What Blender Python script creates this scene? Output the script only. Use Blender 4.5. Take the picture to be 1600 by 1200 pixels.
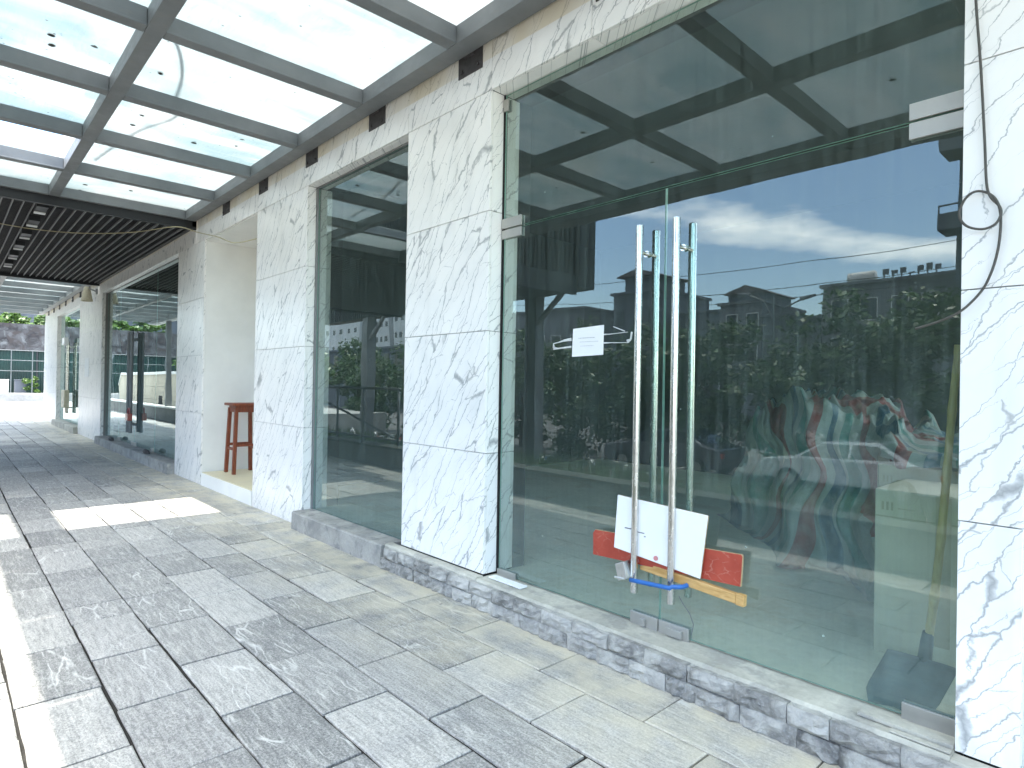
import bpy, math, random
from mathutils import Vector, Matrix, Euler
R = math.radians
random.seed(7)
sc = bpy.context.scene
for o in list(bpy.data.objects): bpy.data.objects.remove(o)

# ------------------------------------------------------------------ camera
def cam_setup():
    f, yaw, pit, rol = 957.3, 0.821246, 0.00473404, -0.0173573
    cy, sy = math.cos(yaw), math.sin(yaw)
    fw = Vector((-sy*math.cos(pit), cy*math.cos(pit), math.sin(pit)))
    r = Vector((cy, sy, 0)); d = fw.cross(r)
    r2 = r*math.cos(rol)+d*math.sin(rol); d2 = -r*math.sin(rol)+d*math.cos(rol)
    cd = bpy.data.cameras.new('camera'); co = bpy.data.objects.new('camera', cd)
    sc.collection.objects.link(co)
    m = Matrix((r2, -d2, -fw)).transposed().to_4x4(); m.translation = Vector((0, -2.64, 1.43))
    co.matrix_world = m
    cd.sensor_width = 36; cd.lens = f/1600*36; cd.clip_start = .05; cd.clip_end = 2000
    sc.camera = co
cam_setup()
# ------------------------------------------------------------------ sky and sun
SUN_DIR = Vector((0.02, -1.37, 3.8)).normalized()
elev = math.asin(SUN_DIR.z); azim = math.atan2(SUN_DIR.x, SUN_DIR.y)
w = bpy.data.worlds.new('World'); sc.world = w; w.use_nodes = True
nt = w.node_tree; N = nt.nodes; N.clear()
def wn(t, **k):
    n = N.new(t)
    for a, b in k.items(): setattr(n, a, b)
    return n
out = wn('ShaderNodeOutputWorld'); bg = wn('ShaderNodeBackground'); bg.inputs[1].default_value = .15
sky = wn('ShaderNodeTexSky', sky_type='NISHITA', sun_disc=False, sun_elevation=elev, sun_rotation=azim)
sky.air_density = 1.1; sky.dust_density = .5; sky.ozone_density = 1.5
tc = wn('ShaderNodeTexCoord'); sep = wn('ShaderNodeSeparateXYZ'); nt.links.new(tc.outputs['Generated'], sep.inputs[0])
def wm(op, a, b=None, c=None):
    n = wn('ShaderNodeMath', operation=op)
    for i, v in enumerate((a, b, c)):
        if v is None: continue
        if isinstance(v, (int, float)): n.inputs[i].default_value = v
        else: nt.links.new(v, n.inputs[i])
    return n.outputs[0]
mp = wn('ShaderNodeMapping'); mp.inputs['Scale'].default_value = (1.6, 1.6, 4.5)
nt.links.new(tc.outputs['Generated'], mp.inputs[0])
n1 = wn('ShaderNodeTexNoise'); n1.inputs['Scale'].default_value = 2.2; n1.inputs['Detail'].default_value = 9; n1.inputs['Roughness'].default_value = .6
nt.links.new(mp.outputs[0], n1.inputs[0])
# a long bank of cloud low over the houses opposite, scattered cloud overhead made denser to whiten the shade
band = wm('ADD', wm('MULTIPLY', sep.outputs['X'], -.237), .142)
dz = wm('ABSOLUTE', wm('SUBTRACT', sep.outputs['Z'], band))
bandw = wm('MAXIMUM', wm('SUBTRACT', .26, wm('MULTIPLY', dz, 6.5)), wm('MULTIPLY_ADD', wm('MINIMUM', wm('MAXIMUM', wm('MULTIPLY_ADD', sep.outputs['Z'], 3., -1.), 0), 1), .34, -.14))
cl = wm('ADD', n1.outputs[0], bandw)
mr = wn('ShaderNodeMapRange'); nt.links.new(cl, mr.inputs[0]); mr.inputs[1].default_value = .55; mr.inputs[2].default_value = .80
mr.inputs[3].default_value = 0; mr.inputs[4].default_value = .85
mx = wn('ShaderNodeMixRGB'); nt.links.new(mr.outputs[0], mx.inputs[0]); nt.links.new(sky.outputs[0], mx.inputs[1]); mx.inputs[2].default_value = (15.5, 14.9, 14.2, 1)
nt.links.new(mx.outputs[0], bg.inputs[0]); nt.links.new(bg.outputs[0], out.inputs[0])
sd = bpy.data.lights.new('sun', 'SUN'); sd.energy = 2.35; sd.angle = R(.55); sd.color = (1, .95, .87)
so = bpy.data.objects.new('sun', sd); sc.collection.objects.link(so)
so.rotation_euler = SUN_DIR.to_track_quat('Z', 'Y').to_euler()
sc.view_settings.view_transform = 'Standard'; sc.view_settings.look = 'None'
sc.view_settings.exposure = 2.33; sc.view_settings.gamma = 1
sc.cycles.transparent_max_bounces = 24; sc.cycles.max_bounces = 10; sc.cycles.glossy_bounces = 5; sc.cycles.diffuse_bounces = 5

# ------------------------------------------------------------------ materials
class NT:
    def __init__(s, name):
        s.m = bpy.data.materials.new(name); s.m.use_nodes = True; s.t = s.m.node_tree; s.n = s.t.nodes; s.n.clear()
        s.out = s.n.new('ShaderNodeOutputMaterial')
    def new(s, t, **k):
        n = s.n.new(t)
        for a, b in k.items(): setattr(n, a, b)
        return n
    def set(s, sock, v):
        if isinstance(v, bpy.types.NodeSocket): s.t.links.new(v, sock)
        elif isinstance(v, (int, float)) and sock.type in ('RGBA',): sock.default_value = (v, v, v, 1)
        elif isinstance(v, tuple) and sock.type == 'RGBA' and len(v) == 3: sock.default_value = (*v, 1)
        else: sock.default_value = v
    def math(s, op, a, b=0, c=None, clamp=False):
        n = s.new('ShaderNodeMath', operation=op, use_clamp=clamp); s.set(n.inputs[0], a); s.set(n.inputs[1], b)
        if c is not None: s.set(n.inputs[2], c)
        return n.outputs[0]
    def mr(s, v, a, b, c=0., d=1.):
        n = s.new('ShaderNodeMapRange'); s.set(n.inputs[0], v)
        for i, x in enumerate((a, b, c, d)): s.set(n.inputs[i+1], x)
        return n.outputs[0]
    def mix(s, f, a, b, mode='MIX'):
        n = s.new('ShaderNodeMixRGB', blend_type=mode); s.set(n.inputs[0], f); s.set(n.inputs[1], a); s.set(n.inputs[2], b); return n.outputs[0]
    def pos(s): return s.new('ShaderNodeNewGeometry').outputs['Position']
    def obj(s): return s.new('ShaderNodeTexCoord').outputs['Object']
    def sep(s, v):
        n = s.new('ShaderNodeSeparateXYZ'); s.set(n.inputs[0], v); return n.outputs
    def com(s, x, y, z):
        n = s.new('ShaderNodeCombineXYZ'); s.set(n.inputs[0], x); s.set(n.inputs[1], y); s.set(n.inputs[2], z); return n.outputs[0]
    def map(s, v, sc_=(1, 1, 1), rot=(0, 0, 0), loc=(0, 0, 0)):
        n = s.new('ShaderNodeMapping'); s.set(n.inputs[0], v); n.inputs['Scale'].default_value = sc_; n.inputs['Rotation'].default_value = rot; n.inputs['Location'].default_value = loc
        return n.outputs[0]
    def noise(s, v, scale, detail=4, rough=.55, dist=0):
        n = s.new('ShaderNodeTexNoise'); s.set(n.inputs['Vector'], v); n.inputs['Scale'].default_value = scale
        n.inputs['Detail'].default_value = detail; n.inputs['Roughness'].default_value = rough; n.inputs['Distortion'].default_value = dist
        return n.outputs
    def vor(s, v, scale, feat='DISTANCE_TO_EDGE', rnd=1):
        n = s.new('ShaderNodeTexVoronoi', feature=feat); s.set(n.inputs['Vector'], v); n.inputs['Scale'].default_value = scale; n.inputs['Randomness'].default_value = rnd
        return n.outputs
    def add(s, a, b):
        n = s.new('ShaderNodeVectorMath', operation='ADD'); s.set(n.inputs[0], a); s.set(n.inputs[1], b); return n.outputs[0]
    def vscale(s, a, k):
        n = s.new('ShaderNodeVectorMath', operation='SCALE'); s.set(n.inputs[0], a); s.set(n.inputs['Scale'], k); return n.outputs[0]
    def attr(s, name): return s.new('ShaderNodeAttribute', attribute_name=name).outputs
    def bump(s, h, dist=.01, strength=1.):
        n = s.new('ShaderNodeBump'); s.set(n.inputs['Height'], h); n.inputs['Distance'].default_value = dist; n.inputs['Strength'].default_value = strength
        return n.outputs[0]
    def pbr(s, col, rough=.6, metal=0., spec=.5, normal=None, **k):
        p = s.new('ShaderNodeBsdfPrincipled'); s.set(p.inputs['Base Color'], col); s.set(p.inputs['Roughness'], rough); s.set(p.inputs['Metallic'], metal)
        p.inputs['Specular IOR Level'].default_value = spec
        if normal is not None: s.set(p.inputs['Normal'], normal)
        for a, b in k.items(): s.set(p.inputs[a.replace('_', ' ')], b)
        s.t.links.new(p.outputs[0], s.out.inputs[0]); return p

def simple(name, col, rough=.6, metal=0., var=.15, scale=6, spec=.5, bump=0.):
    n = NT(name); p = n.pos(); no = n.noise(p, scale, 6, .6)[0]
    c = n.mix(n.mr(no, .3, .7), tuple(v*(1-var) for v in col), tuple(min(1, v*(1+var)) for v in col))
    nb = n.bump(n.noise(p, scale*12, 3)[0], .002, bump) if bump else None
    n.pbr(c, n.mr(no, .3, .7, max(0, rough-.08), min(1, rough+.08)), metal, spec, nb)
    return n.m

def marble_mat():
    n = NT('marble'); P = n.sep(n.pos()); rnd = n.sep(n.attr('rnd')[1]); dens = n.mr(rnd[2], 0, 1, .75, 1.15)
    u = n.math('ADD', P[0], n.math('MULTIPLY', P[1], 1.0)); v = P[2]
    u = n.math('ADD', u, n.math('MULTIPLY', rnd[0], 9.0)); v = n.math('ADD', v, n.math('MULTIPLY', rnd[1], 9.0))
    q = n.com(u, v, 0.)
    wob = n.noise(q, 2.3, 4, .62)[1]
    q2 = n.add(q, n.vscale(n.add(wob, (-.5, -.5, -.5)), .15))
    wob2 = n.noise(q, 26, 3, .6)[1]
    q2 = n.add(q2, n.vscale(n.add(wob2, (-.5, -.5, -.5)), .034))
    r = n.map(n.map(q2, rot=(0, 0, R(-56))), sc_=(1.05, 8.6, 1))     # x runs along the vein
    e1 = n.vor(r, 1.0)[0]
    r2 = n.map(n.map(q2, rot=(0, 0, R(-44)), loc=(3.3, 1.7, 0)), sc_=(1.9, 11.5, 1))
    e2 = n.vor(r2, 1.0)[0]
    m1 = n.noise(q, 5.5, 2)[0]; m2 = n.noise(n.add(q, (7., 3., 0.)), 4.6, 2)[0]
    th1 = n.mr(m1, .26, .62, .003, .026); th2 = n.mr(m2, .42, .68, .0, .019)
    th1 = n.math('MULTIPLY', th1, dens); th2 = n.math('MULTIPLY', th2, dens)
    v1 = n.math('SUBTRACT', 1., n.math('DIVIDE', e1, n.math('ADD', th1, .0008)), clamp=True)
    v2 = n.math('SUBTRACT', 1., n.math('DIVIDE', e2, n.math('ADD', th2, .0008)), clamp=True)
    h1 = n.math('MULTIPLY', n.mr(e1, .0, .22, 1., 0.), n.mr(m1, .50, .80))
    vein = n.math('MAXIMUM', n.math('MULTIPLY', v1, .95), n.math('MULTIPLY', v2, .7))
    base = n.mix(n.mr(n.noise(q, 3., 4)[0], .35, .7), (.91, .89, .855), (.85, .84, .815))
    c = n.mix(n.math('MULTIPLY', n.math('MULTIPLY', h1, dens), .30), base, (.55, .575, .58))
    c = n.mix(n.math('MULTIPLY', n.math('POWER', vein, .75), .85), c, (.24, .25, .255))
    dirt = n.mr(n.math('ADD', P[2], n.math('MULTIPLY', n.noise(n.pos(), 9, 5)[0], .35)), .12, .42, .75, 0.)
    dirt = n.math('MULTIPLY', dirt, n.mr(n.noise(n.pos(), 34, 4)[0], .4, .6))
    c = n.mix(n.math('MULTIPLY', dirt, .55), c, (.42, .40, .36))
    stain = n.math('MULTIPLY', n.mr(n.noise(n.map(n.pos(), (7, 7, .6)), 1, 5)[0], .55, .8), .22)
    c = n.mix(stain, c, (.52, .50, .44))
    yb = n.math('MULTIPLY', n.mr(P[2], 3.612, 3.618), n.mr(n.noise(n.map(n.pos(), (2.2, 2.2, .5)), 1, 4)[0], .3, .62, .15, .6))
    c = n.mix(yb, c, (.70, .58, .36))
    n.pbr(c, .28, 0, .5, n.bump(n.math('MULTIPLY', vein, -1.), .0012, .5))
    return n.m

def paving_mat():
    n = NT('slate_paving'); P = n.pos(); S = n.sep(P); rn = n.sep(n.attr('rnd')[1])
    off = n.com(n.math('MULTIPLY', rn[0], 13.), n.math('MULTIPLY', rn[1], 17.), n.math('MULTIPLY', rn[2], 5.))
    q = n.add(P, off)
    big = n.noise(q, 3.2, 6, .62, .6)[0]
    # cleft streaks across the slab
    ang = n.map(q, (2.2, 9.0, 1), (0, 0, .12))
    cleft = n.noise(ang, 2.4, 8, .68, .8)[0]
    fine = n.noise(q, 95, 3, .7)[0]; fine2 = n.noise(q, 240, 2, .7)[0]
    t = n.math('ADD', n.math('MULTIPLY', rn[2], .85), n.math('MULTIPLY', big, .5))
    c = n.mix(n.mr(t, .30, 1.02), (.165, .168, .163), (.53, .515, .475))
    c = n.mix(n.math('MULTIPLY', n.mr(cleft, .52, .66), .70), c, (.62, .60, .545))
    c = n.mix(n.math('MULTIPLY', n.mr(cleft, .40, .24, 0., 1.), .6), c, (.10, .11, .115))
    gr = n.math('SUBTRACT', n.math('ADD', n.math('MULTIPLY', fine, .6), n.math('MULTIPLY', fine2, .4)), .5)
    c = n.mix(n.mr(gr, -.12, .12), n.mix(.55, c, (.06, .065, .07)), n.mix(.42, c, (.72, .70, .65)))
    lin = n.noise(n.map(q, (3.2, 30., 1), (0, 0, .2)), 2.2, 6, .7, .5)[0]
    c = n.mix(n.mr(lin, .35, .52, .42, 0.), c, (.09, .092, .09)); c = n.mix(n.mr(lin, .54, .70, 0., .40), c, (.66, .65, .60))
    # thin pale veins on some slabs
    wv = n.add(q, n.vscale(n.noise(q, 6, 4)[1], .16))
    ve = n.vor(n.map(wv, (1.7, 4.6, 1), (0, 0, .55)), 1.9)[0]
    vm = n.math('MULTIPLY', n.mr(ve, .0, .028, 1., 0.), n.mr(rn[1], .45, .9, 0.0, .5))
    c = n.mix(n.math('MULTIPLY', vm, n.mr(n.noise(q, 4, 3)[0], .42, .6)), c, (.72, .72, .68))
    # long pale scratches
    sv = n.vor(n.map(n.add(q, n.vscale(n.noise(q, 2, 3)[1], .25)), (.9, 8.5, 1), (0, 0, .35)), 1.4)[0]
    c = n.mix(n.math('MULTIPLY', n.math('MULTIPLY', n.mr(sv, 0, .035, 1., 0.), n.mr(rn[0], .4, .6)), n.mr(n.noise(n.add(q, (4., 4., 0.)), 5, 4)[0], .46, .56, 0, .75)), c, (.70, .695, .65))
    # pale mortar dust and yellowish dirt close to the wall
    near = n.mr(n.math('ADD', S[1], n.math('MULTIPLY', n.noise(P, 1.3, 4)[0], .9)), -.55, .25)
    c = n.mix(n.math('MULTIPLY', n.math('MULTIPLY', near, n.mr(n.noise(P, 5, 5)[0], .3, .6)), .72), c, (.66, .60, .45))
    # odd dark spots of gum
    sp = n.vor(n.map(P, (1, 1, 0)), 2.6, 'F1')[0]
    spn = n.math('ADD', sp, n.math('MULTIPLY', n.noise(P, 30, 2)[0], .05))
    c = n.mix(n.mr(spn, .062, .07, .75, 0.), c, (.05, .05, .05))
    h = n.math('ADD', n.math('MULTIPLY', cleft, 1.0), n.math('MULTIPLY', fine, .22))
    n.pbr(c, n.mr(big, .3, .7, .5, .72), 0, .4, n.bump(h, .012, .55))
    return n.m

def stone_mat():
    n = NT('split_stone'); P = n.pos(); rn = n.sep(n.attr('rnd')[1])
    q = n.add(P, n.vscale(n.attr('rnd')[1], 6.))
    a = n.noise(q, 11, 7, .65, .8)[0]; b = n.noise(q, 60, 4, .7)[0]
    c = n.mix(n.mr(n.math('ADD', a, n.math('MULTIPLY', rn[0], .25)), .38, .82), (.16, .158, .152), (.52, .505, .47))
    c = n.mix(n.mr(b, .55, .75, 0, .5), c, (.55, .56, .56))
    lime = n.math('MULTIPLY', n.mr(n.noise(P, 6, 5)[0], .55, .66), .55)
    c = n.mix(lime, c, (.58, .57, .52))
    n.pbr(c, .8, 0, .3, n.bump(n.math('ADD', a, n.math('MULTIPLY', b, .25)), .03, .9))
    return n.m

def cement_mat(name, a, b, c3=None, scale=3.):
    n = NT(name); P = n.pos()
    x = n.noise(P, scale, 7, .65, .4)[0]; y = n.noise(P, scale*14, 4, .7)[0]
    c = n.mix(n.mr(x, .35, .66), a, b)
    if c3: c = n.mix(n.mr(n.noise(n.add(P, (5., 2., 1.)), scale*1.7, 6, .6)[0], .54, .62, 0, .8), c, c3)
    c = n.mix(n.mr(y, .3, .7, .0, .3), c, tuple(v*.5 for v in a))
    n.pbr(c, .88, 0, .25, n.bump(n.math('ADD', x, n.math('MULTIPLY', y, .2)), .012, .6))
    return n.m

def glass_mat():
    n = NT('dusty_glass'); P = n.pos(); S = n.sep(P)
    tr = n.new('ShaderNodeBsdfTransparent'); tr.inputs[0].default_value = (.74, .89, .84, 1)
    gl = n.new('ShaderNodeBsdfGlossy'); gl.inputs['Roughness'].default_value = .0; gl.inputs[0].default_value = (.88, 1, 1, 1)
    nb = n.bump(n.noise(P, 1.1, 2)[0], .004, .35); n.set(gl.inputs['Normal'], nb)
    fr = n.new('ShaderNodeFresnel'); fr.inputs[0].default_value = 1.52
    fac = n.math('ADD', n.math('MULTIPLY', fr.outputs[0], 1.6), .02, clamp=True)
    m1 = n.new('ShaderNodeMixShader'); n.set(m1.inputs[0], fac); n.t.links.new(tr.outputs[0], m1.inputs[1]); n.t.links.new(gl.outputs[0], m1.inputs[2])
    di = n.new('ShaderNodeBsdfDiffuse'); di.inputs[0].default_value = (.46, .62, .58, 1)
    st = n.noise(n.map(P, (16, 16, .7)), 1.6, 6, .62)[0]
    bl = n.noise(P, 3.0, 5, .6, .7)[0]
    fs = n.noise(n.map(P, (60, 60, 2.5)), 1, 4, .6)[0]
    d = n.math('MULTIPLY', n.mr(st, .34, .76), n.mr(bl, .25, .75, .35, 1.))
    d = n.math('ADD', n.math('MULTIPLY', d, .095), n.math('MULTIPLY', n.mr(fs, .45, .75), .04))
    # splashes of limewash
    vo = n.vor(P, 5.5, 'F1')[0]
    d = n.math('ADD', d, n.math('MULTIPLY', n.mr(vo, .028, .018, 0, 1), .55))
    dsp = n.mr(S[2], 1.1, .2, 0., .12)
    d = n.math('ADD', n.math('ADD', d, .012), dsp)
    m2 = n.new('ShaderNodeMixShader'); n.set(m2.inputs[0], d); n.t.links.new(m1.outputs[0], m2.inputs[1]); n.t.links.new(di.outputs[0], m2.inputs[2])
    n.t.links.new(m2.outputs[0], n.out.inputs[0]); return n.m

def clear_mat():
    n = NT('glass_back'); t = n.new('ShaderNodeBsdfTransparent'); n.t.links.new(t.outputs[0], n.out.inputs[0]); return n.m

def canopy_glass_mat():
    n = NT('frosted_canopy_glass'); P = n.pos()
    tr = n.new('ShaderNodeBsdfTransparent'); tr.inputs[0].default_value = (.52, .56, .57, 1)
    tl = n.new('ShaderNodeBsdfTranslucent'); df = n.new('ShaderNodeBsdfDiffuse')
    big = n.noise(P, .9, 3)[0]
    sp = n.vor(P, 3.1, 'F1')[0]; spn = n.math('ADD', sp, n.math('MULTIPLY', n.noise(P, 22, 3)[0], .11))
    spot = n.math('MULTIPLY', n.mr(spn, .12, .14, 1., 0.), n.mr(n.noise(P, 1.2, 1)[0], .34, .40))
    sp2 = n.vor(n.map(P, (1, 1, 1), (0, 0, .5)), 10, 'F1')[0]
    spot2 = n.math('MULTIPLY', n.mr(n.math('ADD', sp2, n.math('MULTIPLY', n.noise(P, 50, 2)[0], .12)), .13, .16, .8, 0.), n.mr(n.noise(P, 2.1, 3)[0], .40, .50))
    dirt = n.math('MAXIMUM', spot, spot2)
    dust = n.mr(n.noise(n.map(P, (2, 9, 1)), 3, 7, .7)[0], .5, .75, 0, .45)
    mot = n.noise(n.map(P, (1.1, .5, 1), (0, 0, .3)), 1.7, 5, .62, .8)[0]; c = n.mix(n.mr(mot, .40, .60), (.36, .45, .465), (.60, .62, .615)); c = n.mix(n.mr(big, .42, .6, 0, .5), c, (.62, .64, .63)); c = n.mix(dust, c, (.38, .40, .39)); c = n.mix(dirt, c, (.05, .05, .045))
    n.set(tl.inputs[0], c); n.set(df.inputs[0], c)
    a = n.new('ShaderNodeMixShader'); a.inputs[0].default_value = .40; n.t.links.new(tl.outputs[0], a.inputs[1]); n.t.links.new(df.outputs[0], a.inputs[2])
    b = n.new('ShaderNodeMixShader'); n.set(b.inputs[0], n.math('MAXIMUM', n.mr(dust, 0, .45, .62, .8), dirt)); n.t.links.new(tr.outputs[0], b.inputs[1]); n.t.links.new(a.outputs[0], b.inputs[2])
    n.t.links.new(b.outputs[0], n.out.inputs[0]); return n.m

def steel_mat(name, a, b, rough=.5):
    n = NT(name); P = n.pos(); x = n.noise(P, 2.2, 5, .6)[0]; y = n.noise(n.map(P, (1, 1, 4)), 9, 6, .7)[0]
    c = n.mix(n.mr(x, .35, .65), a, b)
    c = n.mix(n.mr(y, .56, .72, 0, .35), c, (.26, .24, .21))
    n.pbr(c, n.mr(y, .3, .7, rough-.1, rough+.15), .0, .5, n.bump(y, .002, .3)); return n.m

def metal_mat(name, col, rough):
    n = NT(name); P = n.pos(); y = n.noise(n.map(P, (1, 1, .3)), 60, 4, .7)[0]; z = n.noise(P, 14, 5)[0]
    c = n.mix(n.mr(z, .55, .75, 0, .5), col, tuple(v*.55 for v in col))
    n.pbr(c, n.mr(y, .3, .7, rough*.7, rough*1.4), .95, .5); return n.m

def leaf_mat(name, a, b):
    n = NT(name); rn = n.sep(n.attr('rnd')[1])
    c = n.mix(rn[0], a, b); x = n.noise(n.pos(), 1.4, 2)[0]
    c = n.mix(n.mr(x, .35, .65, 0, .5), c, tuple(v*.5 for v in a))
    di = n.new('ShaderNodeBsdfDiffuse'); tl = n.new('ShaderNodeBsdfTranslucent'); n.set(di.inputs[0], c); n.set(tl.inputs[0], c)
    gl = n.new('ShaderNodeBsdfGlossy'); gl.inputs['Roughness'].default_value = .4; gl.inputs[0].default_value = (.9, .9, .9, 1)
    m = n.new('ShaderNodeMixShader'); m.inputs[0].default_value = .3; n.t.links.new(di.outputs[0], m.inputs[1]); n.t.links.new(tl.outputs[0], m.inputs[2])
    k = n.new('ShaderNodeMixShader'); k.inputs[0].default_value = .05; n.t.links.new(m.outputs[0], k.inputs[1]); n.t.links.new(gl.outputs[0], k.inputs[2])
    n.t.links.new(k.outputs[0], n.out.inputs[0]); return n.m

def tarp_mat():
    n = NT('striped_tarpaulin'); uv = n.new('ShaderNodeUVMap').outputs[0]
    S = n.sep(uv); P = n.pos()
    t = n.math('FRACT', n.math('MULTIPLY', S[0], 3.3))
    def band(a, b): return n.math('MULTIPLY', n.math('GREATER_THAN', t, a), n.math('LESS_THAN', t, b))
    c = n.mix(band(.0, .18), (.27, .31, .285), (.215, .055, .05))
    c = n.mix(band(.34, .50), c, (.05, .12, .17)); c = n.mix(band(.66, .82), c, (.06, .19, .165))
    fade = n.noise(P, 9, 5)[0]; c = n.mix(n.mr(fade, .4, .7, 0, .3), c, (.42, .44, .42))
    n.pbr(c, .38, 0, .5, n.bump(n.noise(P, 17, 4, .6)[0], .02, .6)); return n.m

def banner_mat():
    n = NT('faded_banner'); P = n.pos()
    a = n.noise(n.map(P, (1, .9, 1.1)), 1.1, 4, .55, 1.4)[0]; b = n.noise(n.add(P, (3., 9., 4.)), 1.8, 5, .6, .9)[0]
    c = n.mix(n.mr(a, .38, .62), (.02, .018, .02), (.11, .11, .112)); c = n.mix(n.mr(b, .5, .62), c, (.05, .04, .038)); c = n.mix(n.mr(b, .42, .3, 0, .8), c, (.2, .21, .21))
    n.pbr(c, .6); return n.m

def wood_mat(name, a, b, sc_=(1, 1, .12), k=40):
    n = NT(name); P = n.map(n.obj(), sc_); x = n.noise(P, k, 5, .6, 1.2)[0]
    n.pbr(n.mix(n.mr(x, .35, .65), a, b), n.mr(x, .3, .7, .35, .55), 0, .5, n.bump(x, .001, .4)); return n.m

def facade_mat(name, wall, k=1.):
    n = NT(name); P = n.pos(); x = n.noise(P, .35, 6, .65)[0]; y = n.noise(n.map(P, (1, 1, .12)), 1.6, 5, .6)[0]
    c = n.mix(n.mr(x, .35, .65), tuple(v*.8 for v in wall), wall); c = n.mix(n.mr(y, .5, .7, 0, .4), c, tuple(v*.45 for v in wall))
    n.pbr(c, .85, 0, .2); return n.m

M = dict(
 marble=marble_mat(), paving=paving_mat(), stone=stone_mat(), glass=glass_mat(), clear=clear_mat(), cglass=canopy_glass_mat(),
 ledge=cement_mat('cement_ledge', (.40, .385, .33), (.60, .58, .50), (.36, .35, .32)),
 cement=cement_mat('cement_render', (.30, .295, .275), (.47, .455, .42), (.24, .24, .235), 4),
 grout=cement_mat('grout', (.018, .017, .015), (.045, .043, .038), None, 8),
 ground=cement_mat('asphalt', (.10, .10, .10), (.16, .16, .155), None, .5),
 drive=cement_mat('pale_concrete', (.30, .30, .29), (.42, .42, .40), (.28, .28, .27), .6),
 floor=cement_mat('screed_floor', (.66, .65, .52), (.80, .78, .64), (.68, .60, .46), 1.2),
 plaster=simple('white_plaster', (.78, .775, .74), .8, var=.05, scale=2.5, bump=.4),
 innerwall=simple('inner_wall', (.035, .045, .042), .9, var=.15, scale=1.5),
 yfloor=simple('cream_tile', (.66, .60, .42), .5, var=.08, scale=3),
 steel=steel_mat('grey_painted_steel', (.15, .16, .165), (.20, .21, .212)),
 steel2=steel_mat('pale_grey_painted_steel', (.22, .24, .25), (.30, .32, .33)),
 black=simple('black_paint', (.012, .013, .014), .5, var=.3), slat=simple('pale_slat', (.22, .225, .225), .5, var=.1),
 dslat=simple('dark_slat', (.03, .03, .032), .5, var=.3), white=simple('white_diffuser', (.8, .8, .78), .5, var=.03),
 chrome=metal_mat('brushed_stainless', (.66, .66, .64), .22), patch=simple('satin_fitting', (.42, .41, .38), .35, .45, var=.08),
 iron=simple('rusty_plate', (.055, .05, .05), .7, var=.4, scale=20, bump=.5), hole=simple('dark_gap', (.012, .012, .012), .95, var=.2),
 gedge=simple('green_glass_edge', (.30, .52, .44), .25, var=.1), seal=simple('grey_sealant', (.20, .20, .19), .6),
 wood=wood_mat('red_brown_wood', (.13, .028, .010), (.24, .058, .020)), pine=wood_mat('raw_pine', (.48, .27, .085), (.66, .43, .18), (.12, 1, 1)),
 board=simple('white_board', (.84, .85, .86), .35, var=.02), bedge=simple('board_edge', (.42, .30, .17), .8, var=.3, scale=40),
 red=None, paper=simple('paper', (.83, .84, .84), .7, var=.02), ink=simple('ink', (.16, .16, .18), .7), tape=simple('cloudy_tape', (.62, .64, .62), .3, var=.1, scale=40),
 blue=simple('blue_sleeve', (.02, .13, .42), .35, var=.08), lock=metal_mat('lock_body', (.62, .62, .60), .35),
 cable=simple('cable_sheath', (.075, .07, .06), .6, var=.2, scale=30), wire=simple('yellow_wire', (.45, .40, .25), .6),
 carton=simple('carton', (.56, .52, .41), .85, var=.12, scale=4, bump=.3), ctape=simple('packing_tape', (.44, .40, .30), .35), tarp=tarp_mat(),
 bamboo=wood_mat('bamboo', (.50, .37, .15), (.64, .50, .24)), blade=simple('steel_blade', (.07, .10, .115), .5, .3, var=.35, scale=14),
 leafd=leaf_mat('dark_leaf', (.022, .06, .016), (.085, .17, .04)), leafb=leaf_mat('bright_leaf', (.05, .11, .02), (.14, .25, .045)), leafm=leaf_mat('mid_leaf', (.05, .11, .025), (.13, .24, .05)),
 bark=simple('bark', (.09, .07, .05), .9, var=.4, scale=10), soil=simple('soil', (.07, .055, .04), .95, var=.3),
 dcap=simple('mossy_coping', (.06, .065, .05), .9, var=.4, scale=9, bump=.5), cap=simple('white_coping', (.72, .71, .68), .6, var=.06), greywall=cement_mat('grey_render', (.15, .15, .145), (.22, .22, .21), None, 2),
 beige=facade_mat('beige_stone', (.55, .50, .40)), hoard=None, banner=banner_mat(), rail=simple('grey_rail', (.16, .175, .175), .4, .3, var=.1),
 b1=facade_mat('grey_house', (.20, .21, .23)), b2=facade_mat('pale_house', (.42, .42, .41)), b3=facade_mat('slate_house', (.15, .165, .19)), bw=facade_mat('white_block', (.62, .64, .65)),
 bwin=simple('dark_window', (.03, .035, .045), .15, var=.3), roofr=simple('roof_sheet', (.12, .10, .10), .6, var=.2), carw=simple('white_car_paint', (.70, .71, .72), .2, var=.02, spec=.8),
 carg=simple('grey_car_paint', (.16, .17, .19), .2, .3, var=.05, spec=.8), carr=simple('red_car_paint', (.28, .03, .03), .2, var=.05, spec=.8), tyre=simple('rubber', (.02, .02, .02), .8), cglz=simple('car_glass', (.02, .025, .03), .05, var=.1, spec=1.),
 brass=simple('cream_lampshade', (.50, .46, .34), .5, var=.15, scale=20), lampred=simple('tail_lamp', (.5, .02, .02), .3), pink=simple('pink_sticker', (.62, .25, .25), .6))
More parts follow.
